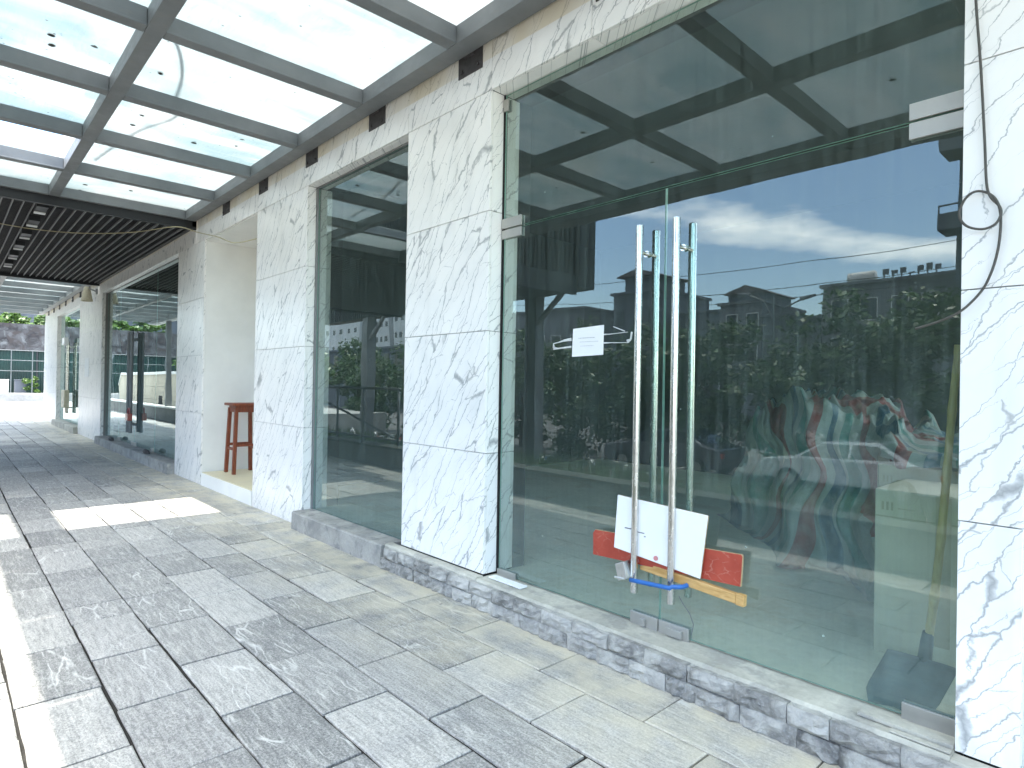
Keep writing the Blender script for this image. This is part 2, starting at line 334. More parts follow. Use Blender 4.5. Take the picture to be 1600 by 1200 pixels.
def red_mat():
    n = NT('worn_red_board'); P = n.pos(); q = n.add(P, n.vscale(n.noise(P, 14, 3)[1], .06)); e = n.vor(n.map(q, (9, 9, 15), (0, .5, 0)), 1.6)[0]
    c = n.mix(n.mr(n.noise(P, 7, 4)[0], .35, .65), (.33, .045, .025), (.43, .075, .045))
    c = n.mix(n.math('MULTIPLY', n.mr(e, 0, .035, 1, 0), n.mr(n.noise(P, 18, 3)[0], .45, .6, 0, .55)), c, (.55, .33, .26))
    n.pbr(c, .55, 0, .4); return n.m
M['red'] = red_mat()
def hoard_mat():
    n = NT('green_hoarding'); P = n.pos(); S = n.sep(P); wv = n.math('SINE', n.math('MULTIPLY', S[1], 42.))
    c = n.mix(n.mr(n.noise(P, .8, 4)[0], .35, .65), (.002, .018, .014), (.003, .032, .025)); n.pbr(c, .5, 0, .5, n.bump(wv, .02, .7)); return n.m
M['hoard'] = hoard_mat()

# ------------------------------------------------------------------ mesh helpers
class MB:
    def __init__(s): s.v = []; s.f = []; s.mi = []; s.c = []; s.uv = None
    def quadlist(s, pts, faces, mi=0, col=None):
        b = len(s.v); s.v += [tuple(p) for p in pts]
        if col is None: col = (random.random(), random.random(), random.random())
        for k, f in enumerate(faces):
            s.f.append(tuple(b+i for i in f)); s.mi.append(mi[k] if isinstance(mi, (list, tuple)) else mi); s.c.append(col)
        return s
    def box(s, x0, x1, y0, y1, z0, z1, mi=0, col=None, jit=0):
        if x0 > x1: x0, x1 = x1, x0
        if y0 > y1: y0, y1 = y1, y0
        if z0 > z1: z0, z1 = z1, z0
        P = [(x0,y0,z0),(x1,y0,z0),(x1,y1,z0),(x0,y1,z0),(x0,y0,z1),(x1,y0,z1),(x1,y1,z1),(x0,y1,z1)]
        if jit: P = [tuple(c+random.uniform(-jit, jit) for c in p) for p in P]
        return s.quadlist(P, [(0,3,2,1),(4,5,6,7),(0,1,5,4),(1,2,6,5),(2,3,7,6),(3,0,4,7)], mi, col)
    def obox(s, c, ax, ay, az, mi=0, col=None):       # centre and three half axes
        c, ax, ay, az = map(Vector, (c, ax, ay, az))
        P = [c+ax*i+ay*j+az*k for k in (-1, 1) for (i, j) in ((-1,-1),(1,-1),(1,1),(-1,1))]
        return s.quadlist(P, [(0,3,2,1),(4,5,6,7),(0,1,5,4),(1,2,6,5),(2,3,7,6),(3,0,4,7)], mi, col)
    def bar(s, a, b, w, h, mi=0, up=(0, 0, 1)):
        a, b = Vector(a), Vector(b); d = (b-a); u = Vector(up); sx = d.cross(u).normalized(); sz = sx.cross(d).normalized()
        return s.obox((a+b)/2, d/2, sx*w/2, sz*h/2, mi)
    def tube(s, pts, r, n=10, mi=0, cap=True, closed=False, col=(.5, .5, .5)):
        pts = [Vector(p) for p in pts]; rs = r if isinstance(r, (list, tuple)) else [r]*len(pts); b = len(s.v)
        prev = None
        for i, p in enumerate(pts):
            if closed: t = (pts[(i+1) % len(pts)]-pts[i-1])
            else: t = pts[min(i+1, len(pts)-1)]-pts[max(i-1, 0)]
            t.normalize()
            if prev is None:
                a = Vector((0, 0, 1)) if abs(t.z) < .9 else Vector((1, 0, 0)); u = t.cross(a).normalized()
            else: u = (prev-t*prev.dot(t)).normalized()
            prev = u; v = t.cross(u)
            for k in range(n):
                q = 2*math.pi*k/n; s.v.append(tuple(p+(u*math.cos(q)+v*math.sin(q))*rs[i]))
        m = len(pts)
        for i in range(m if closed else m-1):
            for k in range(n):
                j = (i+1) % m
                s.f.append((b+i*n+k, b+i*n+(k+1) % n, b+j*n+(k+1) % n, b+j*n+k)); s.mi.append(mi); s.c.append(col)
        if cap and not closed:
            s.f.append(tuple(b+k for k in range(n))[::-1]); s.mi.append(mi); s.c.append(col)
            s.f.append(tuple(b+(m-1)*n+k for k in range(n))); s.mi.append(mi); s.c.append(col)
        return s
    def prism(s, poly, axis, a, b, mi=0, col=None):
        n = len(poly)
        def P(u, v, w): return {'x': (w, u, v), 'y': (u, w, v), 'z': (u, v, w)}[axis]
        pts = [P(u, v, a) for u, v in poly]+[P(u, v, b) for u, v in poly]
        F = [tuple(range(n))[::-1], tuple(range(n, 2*n))]+[(i, (i+1) % n, n+(i+1) % n, n+i) for i in range(n)]
        return s.quadlist(pts, F, mi, col)
    def build(s, name, mats, parent=None, smooth=False, bevel=0, seg=2):
        if not isinstance(mats, (list, tuple)): mats = [mats]
        o0 = parent_origin(parent) if parent else Vector((0, 0, 0))
        me = bpy.data.meshes.new(name); me.from_pydata([tuple(Vector(v)-o0) for v in s.v], [], s.f)
        for m in mats: me.materials.append(m)
        me.polygons.foreach_set('material_index', s.mi)
        at = me.attributes.new('rnd', 'FLOAT_COLOR', 'CORNER'); buf = []
        for f, c in zip(s.f, s.c): buf += [*c, 1.]*len(f)
        at.data.foreach_set('color', buf)
        if s.uv:
            ul = me.uv_layers.new(name='UVMap'); b2 = []
            for f in s.f:
                for i in f: b2 += list(s.uv[i])
            ul.data.foreach_set('uv', b2)
        if smooth: me.polygons.foreach_set('use_smooth', [True]*len(me.polygons))
        me.update(); me.validate()
        import bmesh
        bm = bmesh.new(); bm.from_mesh(me); bmesh.ops.recalc_face_normals(bm, faces=bm.faces); bm.to_mesh(me); bm.free()
        o = bpy.data.objects.new(name, me); sc.collection.objects.link(o)
        if parent: o.parent = parent
        if bevel:
            bv = o.modifiers.new('bevel', 'BEVEL'); bv.width = bevel; bv.segments = seg; bv.limit_method = 'ANGLE'; bv.angle_limit = R(40)
        return o
def parent_origin(o):
    v = Vector((0, 0, 0))
    while o is not None: v += o.location; o = o.parent
    return v
def tag(o, label=None, cat=None, group=None, kind=None):
    if label: o['label'] = label
    if cat: o['category'] = cat
    if group: o['group'] = group
    if kind: o['kind'] = kind
    return o
def thing(name, loc, label, cat, group=None):
    o = bpy.data.objects.new(name, None); sc.collection.objects.link(o); o.location = loc; o.empty_display_size = .2
    return tag(o, label, cat, group)
def copy_tree(o, parent=None):
    c = o.copy(); sc.collection.objects.link(c); c.parent = parent
    for ch in [x for x in bpy.data.objects if x.parent == o]: copy_tree(ch, c)
    return c
def smooth_path(p, n=5):
    o = []
    for i in range(len(p)-1):
        a, b, c, d = [Vector(p[max(0, min(len(p)-1, j))]) for j in (i-1, i, i+1, i+2)]
        for k in range(n):
            s = k/n; o.append(.5*((2*b)+(c-a)*s+(2*a-5*b+4*c-d)*s*s+(3*b-a-3*c+d)*s**3))
    o.append(Vector(p[-1])); return o
def struct(o): o['kind'] = 'structure'; return o

# ------------------------------------------------------------------ layout numbers (metres)
GY = .115                      # glass plane
XA0, XA1 = -.328, -.510        # right pier
DX0, DX1 = -.510, -3.085       # big door bay
XB1 = -4.075                   # pier between door and window
W2X1 = -5.870                  # tall window
XC1 = -7.20                    # pier
NX1 = -9.13                    # niche
XD1 = -10.42                   # pier
W3X1 = -16.50                  # third glazing
XE1 = -19.60
W4X1 = -23.90
XF1 = -27.0
ZT = 3.40                      # underside of lintel
ZJ = [.19, .985, 1.80, 2.60, 3.40]

# ------------------------------------------------------------------ setting: ground, paving
g = MB(); g.quadlist([(-400, -500, -1.25), (400, -500, -1.25), (400, 400, -1.25), (-400, 400, -1.25)], [(0, 1, 2, 3)])
struct(g.build('ground', M['ground']))
g = MB(); g.box(-27.6, 6, -3.05, 9, -1.3, -.012); struct(g.build('paving_bed', M['grout']))
g = MB(); g.box(-56, -27.6, -14, 10, -1.3, -.03); struct(g.build('driveway', M['drive']))

pv = MB()
ys = [.02, -.405, -.775, -1.085, -1.412, -1.745, -2.065, -2.392, -2.72, -2.785]
offs = [-2.163, -1.855, -2.79, -2.486, -3.385, -3.097, -2.768, -3.73, -3.41]
for i in range(len(ys)-1):
    y1, y0 = ys[i], ys[i+1]; L = .628; x = offs[i]+L*14
    while x > -27.6:
        l = L
        rr = random.random()
        if x < -4.2 and rr < .22: l = L/2
        x1 = x-l; gj = random.choice((.003, .004, .0055, .0085))
        z = random.uniform(-.0015, .002); tl = random.uniform(-.0012, .0012)
        a0, a1, b0, b1 = x1+gj, x-gj, y0+gj*1.1, y1-gj*1.1
        if b1-b0 > .03:
            # worn slab with slightly uneven edges
            n = 5; ring = []
            for k in range(n): ring.append((a0+(a1-a0)*k/n, b0))
            for k in range(3): ring.append((a1, b0+(b1-b0)*k/3))
            for k in range(n): ring.append((a1-(a1-a0)*k/n, b1))
            for k in range(3): ring.append((a0, b1-(b1-b0)*k/3))
            ring = [(px+random.uniform(-.0022, .0022), py+random.uniform(-.0022, .0022)) for px, py in ring]
            m = len(ring); cx, cy = (a0+a1)/2, (b0+b1)/2
            inn = [(cx+(px-cx)*(1-.006/(a1-a0)*2), cy+(py-cy)*(1-.006/(b1-b0)*2)) for px, py in ring]
            pts = [(px, py, -.03) for px, py in ring]+[(px, py, z-.003) for px, py in ring]+[(px, py, z+tl*(px-cx)*3) for px, py in inn]
            F = [(k, (k+1) % m, m+(k+1) % m, m+k) for k in range(m)]+[(m+k, m+(k+1) % m, 2*m+(k+1) % m, 2*m+k) for k in range(m)]+[tuple(range(2*m, 3*m))]
            pv.quadlist(pts, F)
        x = x1
struct(pv.build('pavement', M['paving']))

# ------------------------------------------------------------------ the shop building
B = thing('shop_building', (-10, 0, 0), 'single-storey shop front clad in white grey-veined marble tiles with large dusty glass bays', 'building')
def tiles(mb, axis, a0, a1, plane, depth, zs, seams=(), g=.002):
    """marble slabs: axis 'x' = faces -Y at y=plane, 'y' = faces in a reveal at x=plane"""
    cuts = sorted([a0, a1]+[s for s in seams if min(a0, a1) < s < max(a0, a1)])
    for i in range(len(cuts)-1):
        for j in range(len(zs)-1):
            u0, u1, z0, z1 = cuts[i]+g, cuts[i+1]-g, zs[j]+g, zs[j+1]-g
            if axis == 'x': mb.box(u0, u1, plane, plane+depth, z0, z1)
            else: mb.box(plane, plane+depth, u0, u1, z0, z1)
def pier(x0, x1, zb=0.0, seams=(), mid=None):
    m = MB(); zs = [zb]+[z for z in ZJ if z > zb+.25]
    tiles(m, 'x', x1, x0, 0, .02, zs, seams)
    # reveals clad too
    if x0 != XC1 : pass
    for xs, d in ((x0, -.02), (x1, .02)):
        for j in range(len(zs)-1):
            m.box(xs, xs+d, .022, .26, zs[j]+.002, zs[j+1]-.002)
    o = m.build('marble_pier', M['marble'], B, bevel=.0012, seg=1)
    c = MB(); c.box(x1+.024, x0-.024, .024, .40, 0, ZT+.02); c.build('pier_core', M['hole'], B)
    return o
pier(XA0, XA1, .17)
pier(DX1, XB1, .185)
pier(W2X1, XC1, 0.0)
pier(NX1, XD1, 0.0)
pier(W3X1, XE1, 0.0, seams=(-18.0,))
pier(W4X1, XF1, 0.0, seams=(-25.4,))
# lintel band of marble: seams follow the tile module
m = MB()
seams = [-.328, -.51, -1.37, -2.23, -3.085, -4.075, -4.97, -5.87, -7.2, -8.16, -9.13, -10.42, -11.6, -12.8, -14.1, -15.3, -16.5, -18, -19.6, -21, -22.5, -23.9, -25.4]
tiles(m, 'x', XF1, 4.0, 0, .02, [ZT, 4.2, 5.0, 5.8], seams+[.7, 1.7, 2.8])
# soffits of the openings
for a, b in ((DX0, DX1), (XB1, W2X1), (XD1, W3X1), (XE1, W4X1)):
    k = max(2, int(round(abs(b-a)/.9)))
    for i in range(k):
        u0 = a+(b-a)*i/k; u1 = a+(b-a)*(i+1)/k; m.box(min(u0, u1)+.002, max(u0, u1)-.002, .022, .20, ZT-.0, ZT+.018)
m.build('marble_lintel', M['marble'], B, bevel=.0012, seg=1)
c = MB(); c.box(XF1+.024, 4, .024, .4, ZT+.022, 5.8); c.build('lintel_core', M['hole'], B)
c = MB(); c.box(XF1, 4, .0, .5, 5.802, 9); c.box(XF1, XF1+.3, .5, 9, -.3, 9); c.box(XF1+.3, 4, 8.7, 9, -.3, 9); c.box(3.7, 4, .5, .8, -.3, 9); c.box(3.7, 4, 5.6, 8.7, -.3, 9); c.box(3.7, 4, .8, 5.6, 3.7, 9); c.box(3.7, 4, .8, 5.6, -.3, .15); c.box(XF1+.3, -.9, .5, 8.7, 5.3, 5.5)  # unseen right end wall and roof left open, added to daylight the shop
c.build('upper_wall', M['plaster'], B)
c = MB(); c.box(XF1-.1, XF1-.002, .0, 9, .0, 3.4); c.build('end_wall', M['plaster'], B)
# rooms behind the glass
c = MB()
c.box(-7.0, 3.6, 6.0, 6.1, .17, 3.9); c.box(-7.16, -7.0, .41, 6.1, .17, 3.9); c.box(3.5, 3.6, .41, .8, .17, 3.9); c.box(3.5, 3.6, 5.6, 6, .17, 3.9)  # gap in the unseen right wall added to let daylight in
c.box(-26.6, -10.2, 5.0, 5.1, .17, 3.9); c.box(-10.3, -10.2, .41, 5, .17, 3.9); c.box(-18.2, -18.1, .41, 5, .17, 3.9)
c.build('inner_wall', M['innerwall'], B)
c = MB(); c.box(-27, -.2, .41, 6.2, 3.9, 4.0); c.box(3.3, 3.6, .41, 6.2, 3.9, 4.0); c.box(-.2, 3.3, .41, 1.0, 3.9, 4.0); c.box(-.2, 3.3, 4.5, 6.2, 3.9, 4.0); c.build('ceiling', M['innerwall'], B)  # unseen skylight hole on the right, added to brighten the shop floor
c = MB(); c.box(-7.0, 3.5, .135, 6.0, -.2, .168); c.box(-26.6, -10.2, .135, 5., -.2, .168); c.build('shop_floor', M['floor'], B)
# niche
c = MB(); c.box(XC1-.02, NX1+.02, .0, .18, -.05, .168, 0)
c.box(XC1-.001, XC1+.12, .023, 1.0, .168, 3.40, 0); c.box(NX1-.12, NX1+.001, .023, 1.0, .168, 3.40, 0)
c.box(NX1+.002, XC1-.002, .70, .80, .17, 3.40, 0); c.box(NX1+.002, XC1-.002, .021, .80, 3.385, 3.5, 0)
c.build('niche_plaster', M['plaster'], B)
c = MB(); c.box(XC1-.022, NX1+.022, .012, .70, .1685, .178); c.build('niche_floor', M['yfloor'], B)
# plinths
c = MB()
def ledge(mb, x0, x1, yf, yb, z0, z1, nx, lump=.004, mi=0):
    """rough cast block, uneven front and top"""
    cols = []
    for i in range(nx+1):
        x = x0+(x1-x0)*i/nx; j = lambda: random.uniform(-lump, lump)
        cols.append([(x, yf+j(), z0), (x, yf+j(), (z0+z1)/2+j()), (x, yf+j()*.8, z1-.012+j()*.6), (x, yf+.014+j()*.6, z1+j()*.3), (x, (yf+yb)/2, z1+j()*.4), (x, yb, z1), (x, yb, z0)])
    pts = [p for col in cols for p in col]; k = 7; F = []
    for i in range(nx):
        for q in range(k-1): F.append((i*k+q, (i+1)*k+q, (i+1)*k+q+1, i*k+q+1))
    F += [tuple(range(k)), tuple(nx*k+q for q in range(k))[::-1]]
    mb.quadlist(pts, F, mi)
ledge(c, -4.20, W2X1+.001, -.105, .13, -.05, .172, 34)
c.build('cement_plinth', M['cement'], B)
c = MB(); ledge(c, XD1-.001, W3X1+.001, -.10, .13, -.05, .165, 60); c.build('cement_plinth', M['cement'], B)
c = MB(); ledge(c, XE1-.001, W4X1+.001, -.10, .13, -.05, .17, 40); c.build('cement_plinth', M['ledge'], B)
c = MB(); ledge(c, DX0+.0, DX1, -.066, .135, .0, .172, 60, .005)
ledge(c, DX1-.001, -4.2, -.07, .001, .12, .178, 20, .006); ledge(c, 1.5, DX0+.001, -.07, -.001, .02, .165, 20, .003)
c.build('cement_sill', M['ledge'], B)
c = MB(); c.box(-4.21, 3.5, -.064, .134, -.1, .10); c.build('plinth_core', M['cement'], B)
# split-face stones, two courses
st = MB()
def stone(x0, x1, z0, z1):
    nx, nz = 6, 4; yf = -.108+random.uniform(-.008, .006); pts = []
    for i in range(nx+1):
        for k in range(nz+1):
            e = min(i, nx-i, k, nz-k)
            y = yf-(.006+random.uniform(-.009, .014) if e > 0 else -.006+random.uniform(-.003, .003))
            pts.append((x0+(x1-x0)*i/nx, y, z0+(z1-z0)*k/nz))
    F = [(i*(nz+1)+k, (i+1)*(nz+1)+k, (i+1)*(nz+1)+k+1, i*(nz+1)+k+1) for i in range(nx) for k in range(nz)]
    b = len(pts)
    border = [i*(nz+1) for i in range(nx+1)]+[nx*(nz+1)+k for k in range(1, nz+1)]+[i*(nz+1)+nz for i in range(nx-1, -1, -1)]+[k for k in range(nz-1, 0, -1)]
    for q in border: p = pts[q]; pts.append((p[0], -.067, p[2]))
    n = len(border)
    F += [(border[q], border[(q+1) % n], b+(q+1) % n, b+q) for q in range(n)]
    st.quadlist(pts, F)
for row, (z0, z1) in enumerate(((-.015, .079), (.082, .158))):
    x = -4.21+(.0 if row == 0 else .05)
    while x < 1.6:
        l = random.choice((.16, .2, .21, .23, .24)); l = min(l, 1.7-x)
        if row == 0 or not (-3.06 < x < -2.95): stone(x+.001, x+l-.001, z0, z1+random.uniform(-.004, .004))
        x += l
st.build('stone_plinth', M['stone'], B)
# thin rubble of lime on the stone top is the uneven sill itself

# --- glass and doors
def pane(x0, x1, z0, z1, y=GY, t=.012, name='pane', parent=None):
    m = MB(); m.box(x0, x1, y, y+t, z0, z1, [2, 2, 0, 2, 1, 2]); o = m.build(name, [M['glass'], M['clear'], M['gedge']], parent); return o
def cyl(mb, p, q, r, n=18, mi=0): mb.tube([p, q], r, n, mi)
def handle(parent, x, z0, z1, y=GY, r=.019, st=.075, mat='chrome'):
    m = MB()
    for yy in (y-st, y+.012+st):
        cyl(m, (x, yy, z0), (x, yy, z1), r)
    for z in (z1-.14, z0+.16):
        cyl(m, (x, y-st, z), (x, y+.012+st, z), r*.55, 12); cyl(m, (x, y-.012, z), (x, y-.001, z), r*.95, 14); cyl(m, (x, y+.013, z), (x, y+.024, z), r*.95, 14)
    o = m.build('pull_handle', M[mat], parent, smooth=True)
    e = o.modifiers.new('es', 'EDGE_SPLIT'); e.split_angle = R(40); return o
def fitting(parent, x0, x1, z0, z1, y=GY, bump_at=None):
    m = MB(); m.box(x0, x1, y-.013, y-.001, z0, z1); m.box(x0, x1, y+.013, y+.025, z0, z1)
    if bump_at: m.box(bump_at[0], bump_at[1], y-.034, y-.0135, z0+.022, z1-.018)
    return m.build('patch_fitting', M['patch'], parent, bevel=.002)
SEAM = -1.803
dl = pane(-3.060, SEAM-.003, .182, 2.482, name='door_leaf', parent=B); dl['label'] = 'left leaf of the nearest double glass door'
dr = pane(SEAM+.003, -.514, .182, 2.482, name='door_leaf', parent=B); dr['label'] = 'right leaf of the nearest double glass door'
tp = pane(-3.066, -.512, 2.492, 3.392, name='transom_pane', parent=B)
handle(dl, -1.912, .362, 2.292); handle(dr, -1.690, .362, 2.292)
fitting(dl, -1.978, -1.806, .158, .236, bump_at=(-1.90, -1.875)); fitting(dr, -1.800, -1.625, .158, .236, bump_at=(-1.745, -1.655))
fitting(dl, -3.062, -2.888, .150, .215); fitting(dr, -.700, -.514, .150, .235)
fitting(dl, -3.078, -2.888, 2.420, 2.478); fitting(dr, -.702, -.512, 2.418, 2.482)
fitting(tp, -3.078, -2.888, 2.488, 2.555); fitting(tp, -.702, -.512, 2.492, 2.558); fitting(tp, -3.078, -3.03, 3.28, 3.36)
# sealant and gaps round the glazing
for a_, b_ in ((-3.083, -3.069), (-.511, -.505), (XB1-.010, XB1-.004)):
    m = MB(); m.box(a_, b_, GY-.004, GY+.02, .175, 3.398); m.build('sealant', M['hole'], B)
w2 = pane(W2X1+.03, XB1-.011, .176, 3.385, y=.105, name='window_pane', parent=B)
m = MB(); m.box(W2X1+.001, W2X1+.014, .09, .13, .175, 3.398); m.build('window_frame', M['hole'], w2)
m = MB(); m.box(W2X1+.015, W2X1+.029, .088, .13, .175, 3.388); m.box(W2X1+.03, XB1-.01, .088, .13, 3.386, 3.398); m.build('window_frame', M['slat'], w2)
# right-hand neighbour bay
pane(XA0+.004, 1.6, .18, 3.39, name='window_pane', parent=B)
m = MB(); m.box(1.6, 3.7, 0, .3, 0, ZT); m.build('side_wall', M['plaster'], B)
# third glazing: four panes, middle pair are doors
x3 = [W3X1+.05, -15.1, -13.65, -12.1, XD1-.01]
for i in range(4):
    dn = i in (1, 2)
    p = pane(x3[i]+.004, x3[i+1]-.004, .18, 2.5 if dn else 3.39, y=.10, name='door_leaf' if dn else 'window_pane', parent=B)
    if dn:
        p['label'] = 'glass door leaf behind the dark steel handles in the wide bay'
        handle(p, -13.65+(-.12 if i == 1 else .12), .42, 2.36, y=.10, r=.03, st=.09, mat='steel')
        fitting(p, x3[i]+.01, x3[i]+.2, .16, .24, y=.10); fitting(p, x3[i+1]-.2, x3[i+1]-.01, .16, .24, y=.10)
pane(x3[1], x3[3], 2.51, 3.39, y=.10, name='transom_pane', parent=B)
m = MB(); m.box(W3X1+.001, W3X1+.05, .06, .16, .165, 3.4); m.box(W3X1+.05, XD1, .09, .13, 3.392, 3.41); m.build('window_frame', M['seal'], B)
# fourth glazing
x4 = [W4X1+.05, -21.7, XE1-.02]
for i in range(2):
    p = pane(x4[i]+.004, x4[i+1]-.004, .18, 3.39, y=.10, name='door_leaf', parent=B); p['label'] = 'far glass door leaf with cartons hanging on its handles'
    handle(p, -21.7+(-.13 if i == 0 else .13), .45, 2.5, y=.10, r=.03, st=.09)

# ------------------------------------------------------------------ steel and glass canopy
ZC = 3.71; BH = .125
def canopy(name, x0, x1, label, spacing, nb, brackets, missing=(), sl=0):
    T = thing(name, ((x0+x1)/2, 0, ZC), label, 'canopy')
    for y0, y1, h in ((-.165, -.024, BH), (-1.707, -1.60, BH), (-3.42, -3.14, .20)):
        m = MB(); m.box(x0, x1, y0, y1, ZC-(.075 if h > .15 else 0), ZC+BH); m.build('long_beam', M['steel' if not sl else 'steel2'], T, bevel=.004)
    xs = [x1-spacing*i for i in range(nb)]
    for x in xs:
        for y0, y1 in ((-1.598, -.167), (-3.138, -1.709)):
            m = MB(); m.box(x-.048, x+.048, y0, y1, ZC+.004, ZC+BH-.003); m.box(x-.052, x+.052, y0, y1, ZC+.002, ZC+.016); m.build('cross_beam', M['steel' if not sl else 'steel2'], T, bevel=.002, seg=1)
    allx = xs
    for i in range(len(allx)-1):
        a, b = allx[i], allx[i+1]
        for r, (y0, y1) in enumerate(((-1.655, .0), (-3.68, -1.657))):
            if (i, r) in missing: continue
            m = MB(); m.box(b+.004, a-.004, y0, y1-.004, ZC+BH+.008, ZC+BH+.018); m.build('glass_panel', M['cglass'], T)
    for x in brackets:
        m = MB(); m.box(x-.13, x+.13, -.006, .0, 3.585, 3.80); m.box(x-.05, x+.05, -.024, -.006, 3.70, 3.80)
        for sx in (-1, 1):
            for zz in (3.62,): cyl(m, (x+sx*.085, -.018, zz), (x+sx*.085, -.004, zz), .014, 8)
        m.build('bracket', M['iron'], T)
    return T
bx = [-8.27+1.24*i for i in range(8)]
can = canopy('glass_canopy', -9.50, 2.9, 'dirty frosted glass canopy on grey steel beams in front of the nearest shop bays', 1.24, 11, bx, missing={(8, 1)})
# the beams sit on the bracket module: recentre the cross beams
for o in [x for x in bpy.data.objects if x.parent == can and x.name.startswith(('cross_beam', 'glass_panel'))]: o.location.x += (-8.27+1.24*9)-2.9
can2 = canopy('glass_canopy', -27.6, -17.0, 'pale steel glazed canopy over the far end of the walkway, beyond the black slatted ceiling', 1.3, 9, [-18.25-1.3*i for i in range(7)], sl=1)
for cn, cols in ((can2, (-18.2, -25.2)),):
    for x in cols:
        m = MB(); m.box(x-.09, x+.09, -3.37, -3.19, -1.3, ZC-.08); m.build('post', M['steel'], cn)

m = MB(); m.tube(smooth_path([(-4.64, -1.60, 3.875), (-4.95, -1.42, 3.872), (-5.40, -1.28, 3.872), (-5.95, -1.2, 3.872), (-6.25, -1.12, 3.872), (-6.9, -1.3, 3.872), (-8.1, -1.45, 3.872)]), .012, 6)
tag(m.build('canopy_cable', M['cable'], smooth=True), 'dark cable lying on top of the frosted canopy glass', 'cable')
# ------------------------------------------------------------------ black slatted porch
P0, P1 = -9.52, -16.95
Pt = thing('slatted_porch', (-13.2, -4, 0), 'black porch roof with slatted ceiling between the two glass canopies', 'porch')
m = MB(); m.box(P1, P0, -8, -.003, 3.86, 4.05); m.box(P0-.06, P0, -8, -.003, 3.60, 3.86); m.box(P1, P1+.06, -8, -.003, 3.60, 3.86); m.box(P1, P0, -.06, -.003, 3.64, 3.86)
m.build('roof_panel', M['black'], Pt)
sl = MB(); y = -.10; k = 0
while y > -7.9:
    if not (-1.80 < y < -1.68): sl.box(P1+.06, P0-.06, y-.0055, y+.0055, 3.65, 3.70)
    y -= .107; k += 1
sl.build('long_slat', M['slat'], Pt)
sl = MB(); x = P0-.12
while x > P1+.06:
    sl.box(x-.005, x+.005, -7.9, -.06, 3.672, 3.70); x -= .075
sl.build('cross_slat', M['dslat'], Pt)
fz = MB(); fz.box(-23, P0+.07, -8.6, -8.0, 3.78, 7.2)
for i in range(90): fz.box(-23+.15*i, -23+.15*i+.05, -7.998, -7.95, 3.75, 7.2)
fz.build('fascia', M['black'], Pt)
for x in (-11.03, -19.25):
    m = MB(); m.box(x-.2, x+.2, -8.3, -7.99, -1.3, 3.78); m.bar((x+.15, -8.1, 3.0), (x+1.1, -8.1, 3.77), .1, .1); m.build('column', M['steel'], Pt)
lx = [-9.92, -10.85, -11.9, -13.0, -14.1, -15.2]
first = None
for i, x in enumerate(lx):
    if first is None:
        t = thing('ceiling_light', (x, -1.74, 3.66), '', 'ceiling light')
        m = MB(); m.box(x-.20, x+.20, -1.80, -1.68, 3.60, 3.85); m.build('housing', M['black'], t)
        m = MB(); m.box(x-.20, x-.12, -1.80, -1.68, 3.585, 3.599); m.build('diffuser', M['white'], t)
        first = t
    else: t = copy_tree(first); t.location = (x, -1.74, 3.66)
    tag(t, 'black downlight under the slatted ceiling, ' + ['nearest to the glass canopy', 'second from the glass canopy', 'third from the glass canopy', 'third from the far end', 'second from the far end', 'the farthest one'][i], 'ceiling light', 'downlights in a row under the black slatted ceiling')

# ------------------------------------------------------------------ small things on and by the wall
t = thing('wall_lamp', (-17.3, -.02, 3.42), 'small cream cone-shaped wall lamp high on the marble pier past the wide glazing', 'wall lamp')
m = MB(); m.tube([(-17.45, -.16, 3.62), (-17.45, -.16, 3.56), (-17.45, -.16, 3.28)], [.05, .07, .125], 16, cap=False); m.build('lamp_shade', M['brass'], t, smooth=True)
m = MB(); cyl(m, (-17.45, -.16, 3.60), (-17.2, -.01, 3.50), .018, 8); m.box(-17.26, -17.14, -.02, -.001, 3.44, 3.56); m.build('arm', M['steel'], t)
m = MB(); m.box(-18.62, -18.05, -.012, -.0005, 1.50, 1.96); tag(m.build('blank_plate', M['board'], bevel=.003), 'blank white square plate fixed to the marble pier below the wall lamp', 'plate')

# stool in the niche
sx0, sx1, sy0, sy1 = -8.93, -8.62, .27, .60; sz = .178
t = thing('bar_stool', ((sx0+sx1)/2, (sy0+sy1)/2, sz), 'tall red-brown wooden bar stool standing in the white plaster niche', 'stool')
def stleg(ax, ay, bx_, by_):
    m = MB(); m.bar((ax, ay, sz), (bx_, by_, sz+.90), .045, .045, up=(0, 1, 0)); m.build('leg', M['wood'], t, bevel=.003)
i_ = .03
for ux, uy in ((0, 0), (1, 0), (0, 1), (1, 1)):
    ax = (sx0 if ux == 0 else sx1); ay = sy0 if uy == 0 else sy1
    tx = ax+(i_ if ux == 0 else -i_); ty = ay+(i_ if uy == 0 else -i_); stleg(ax, ay, tx, ty)
m = MB(); m.box(sx0-.03, sx1+.03, sy0-.03, sy1+.03, sz+.93, sz+.965); m.build('seat', M['wood'], t, bevel=.006)
m = MB(); m.box(sx0+.02, sx1-.02, sy0+.02, sy1-.02, sz+.84, sz+.929); m.build('seat_frame', M['wood'], t, bevel=.003)
m = MB()
for z, e in ((.34, .012),):
    m.bar((sx0+e, sy0+e, sz+z), (sx1-e, sy0+e, sz+z), .025, .035); m.bar((sx0+e, sy1-e, sz+z), (sx1-e, sy1-e, sz+z), .025, .035)
    m.bar((sx0+e, sy0+e, sz+z+.05), (sx0+e, sy1-e, sz+z+.05), .025, .035); m.bar((sx1-e, sy0+e, sz+z+.05), (sx1-e, sy1-e, sz+z+.05), .025, .035)
m.build('stretcher', M['wood'], t)

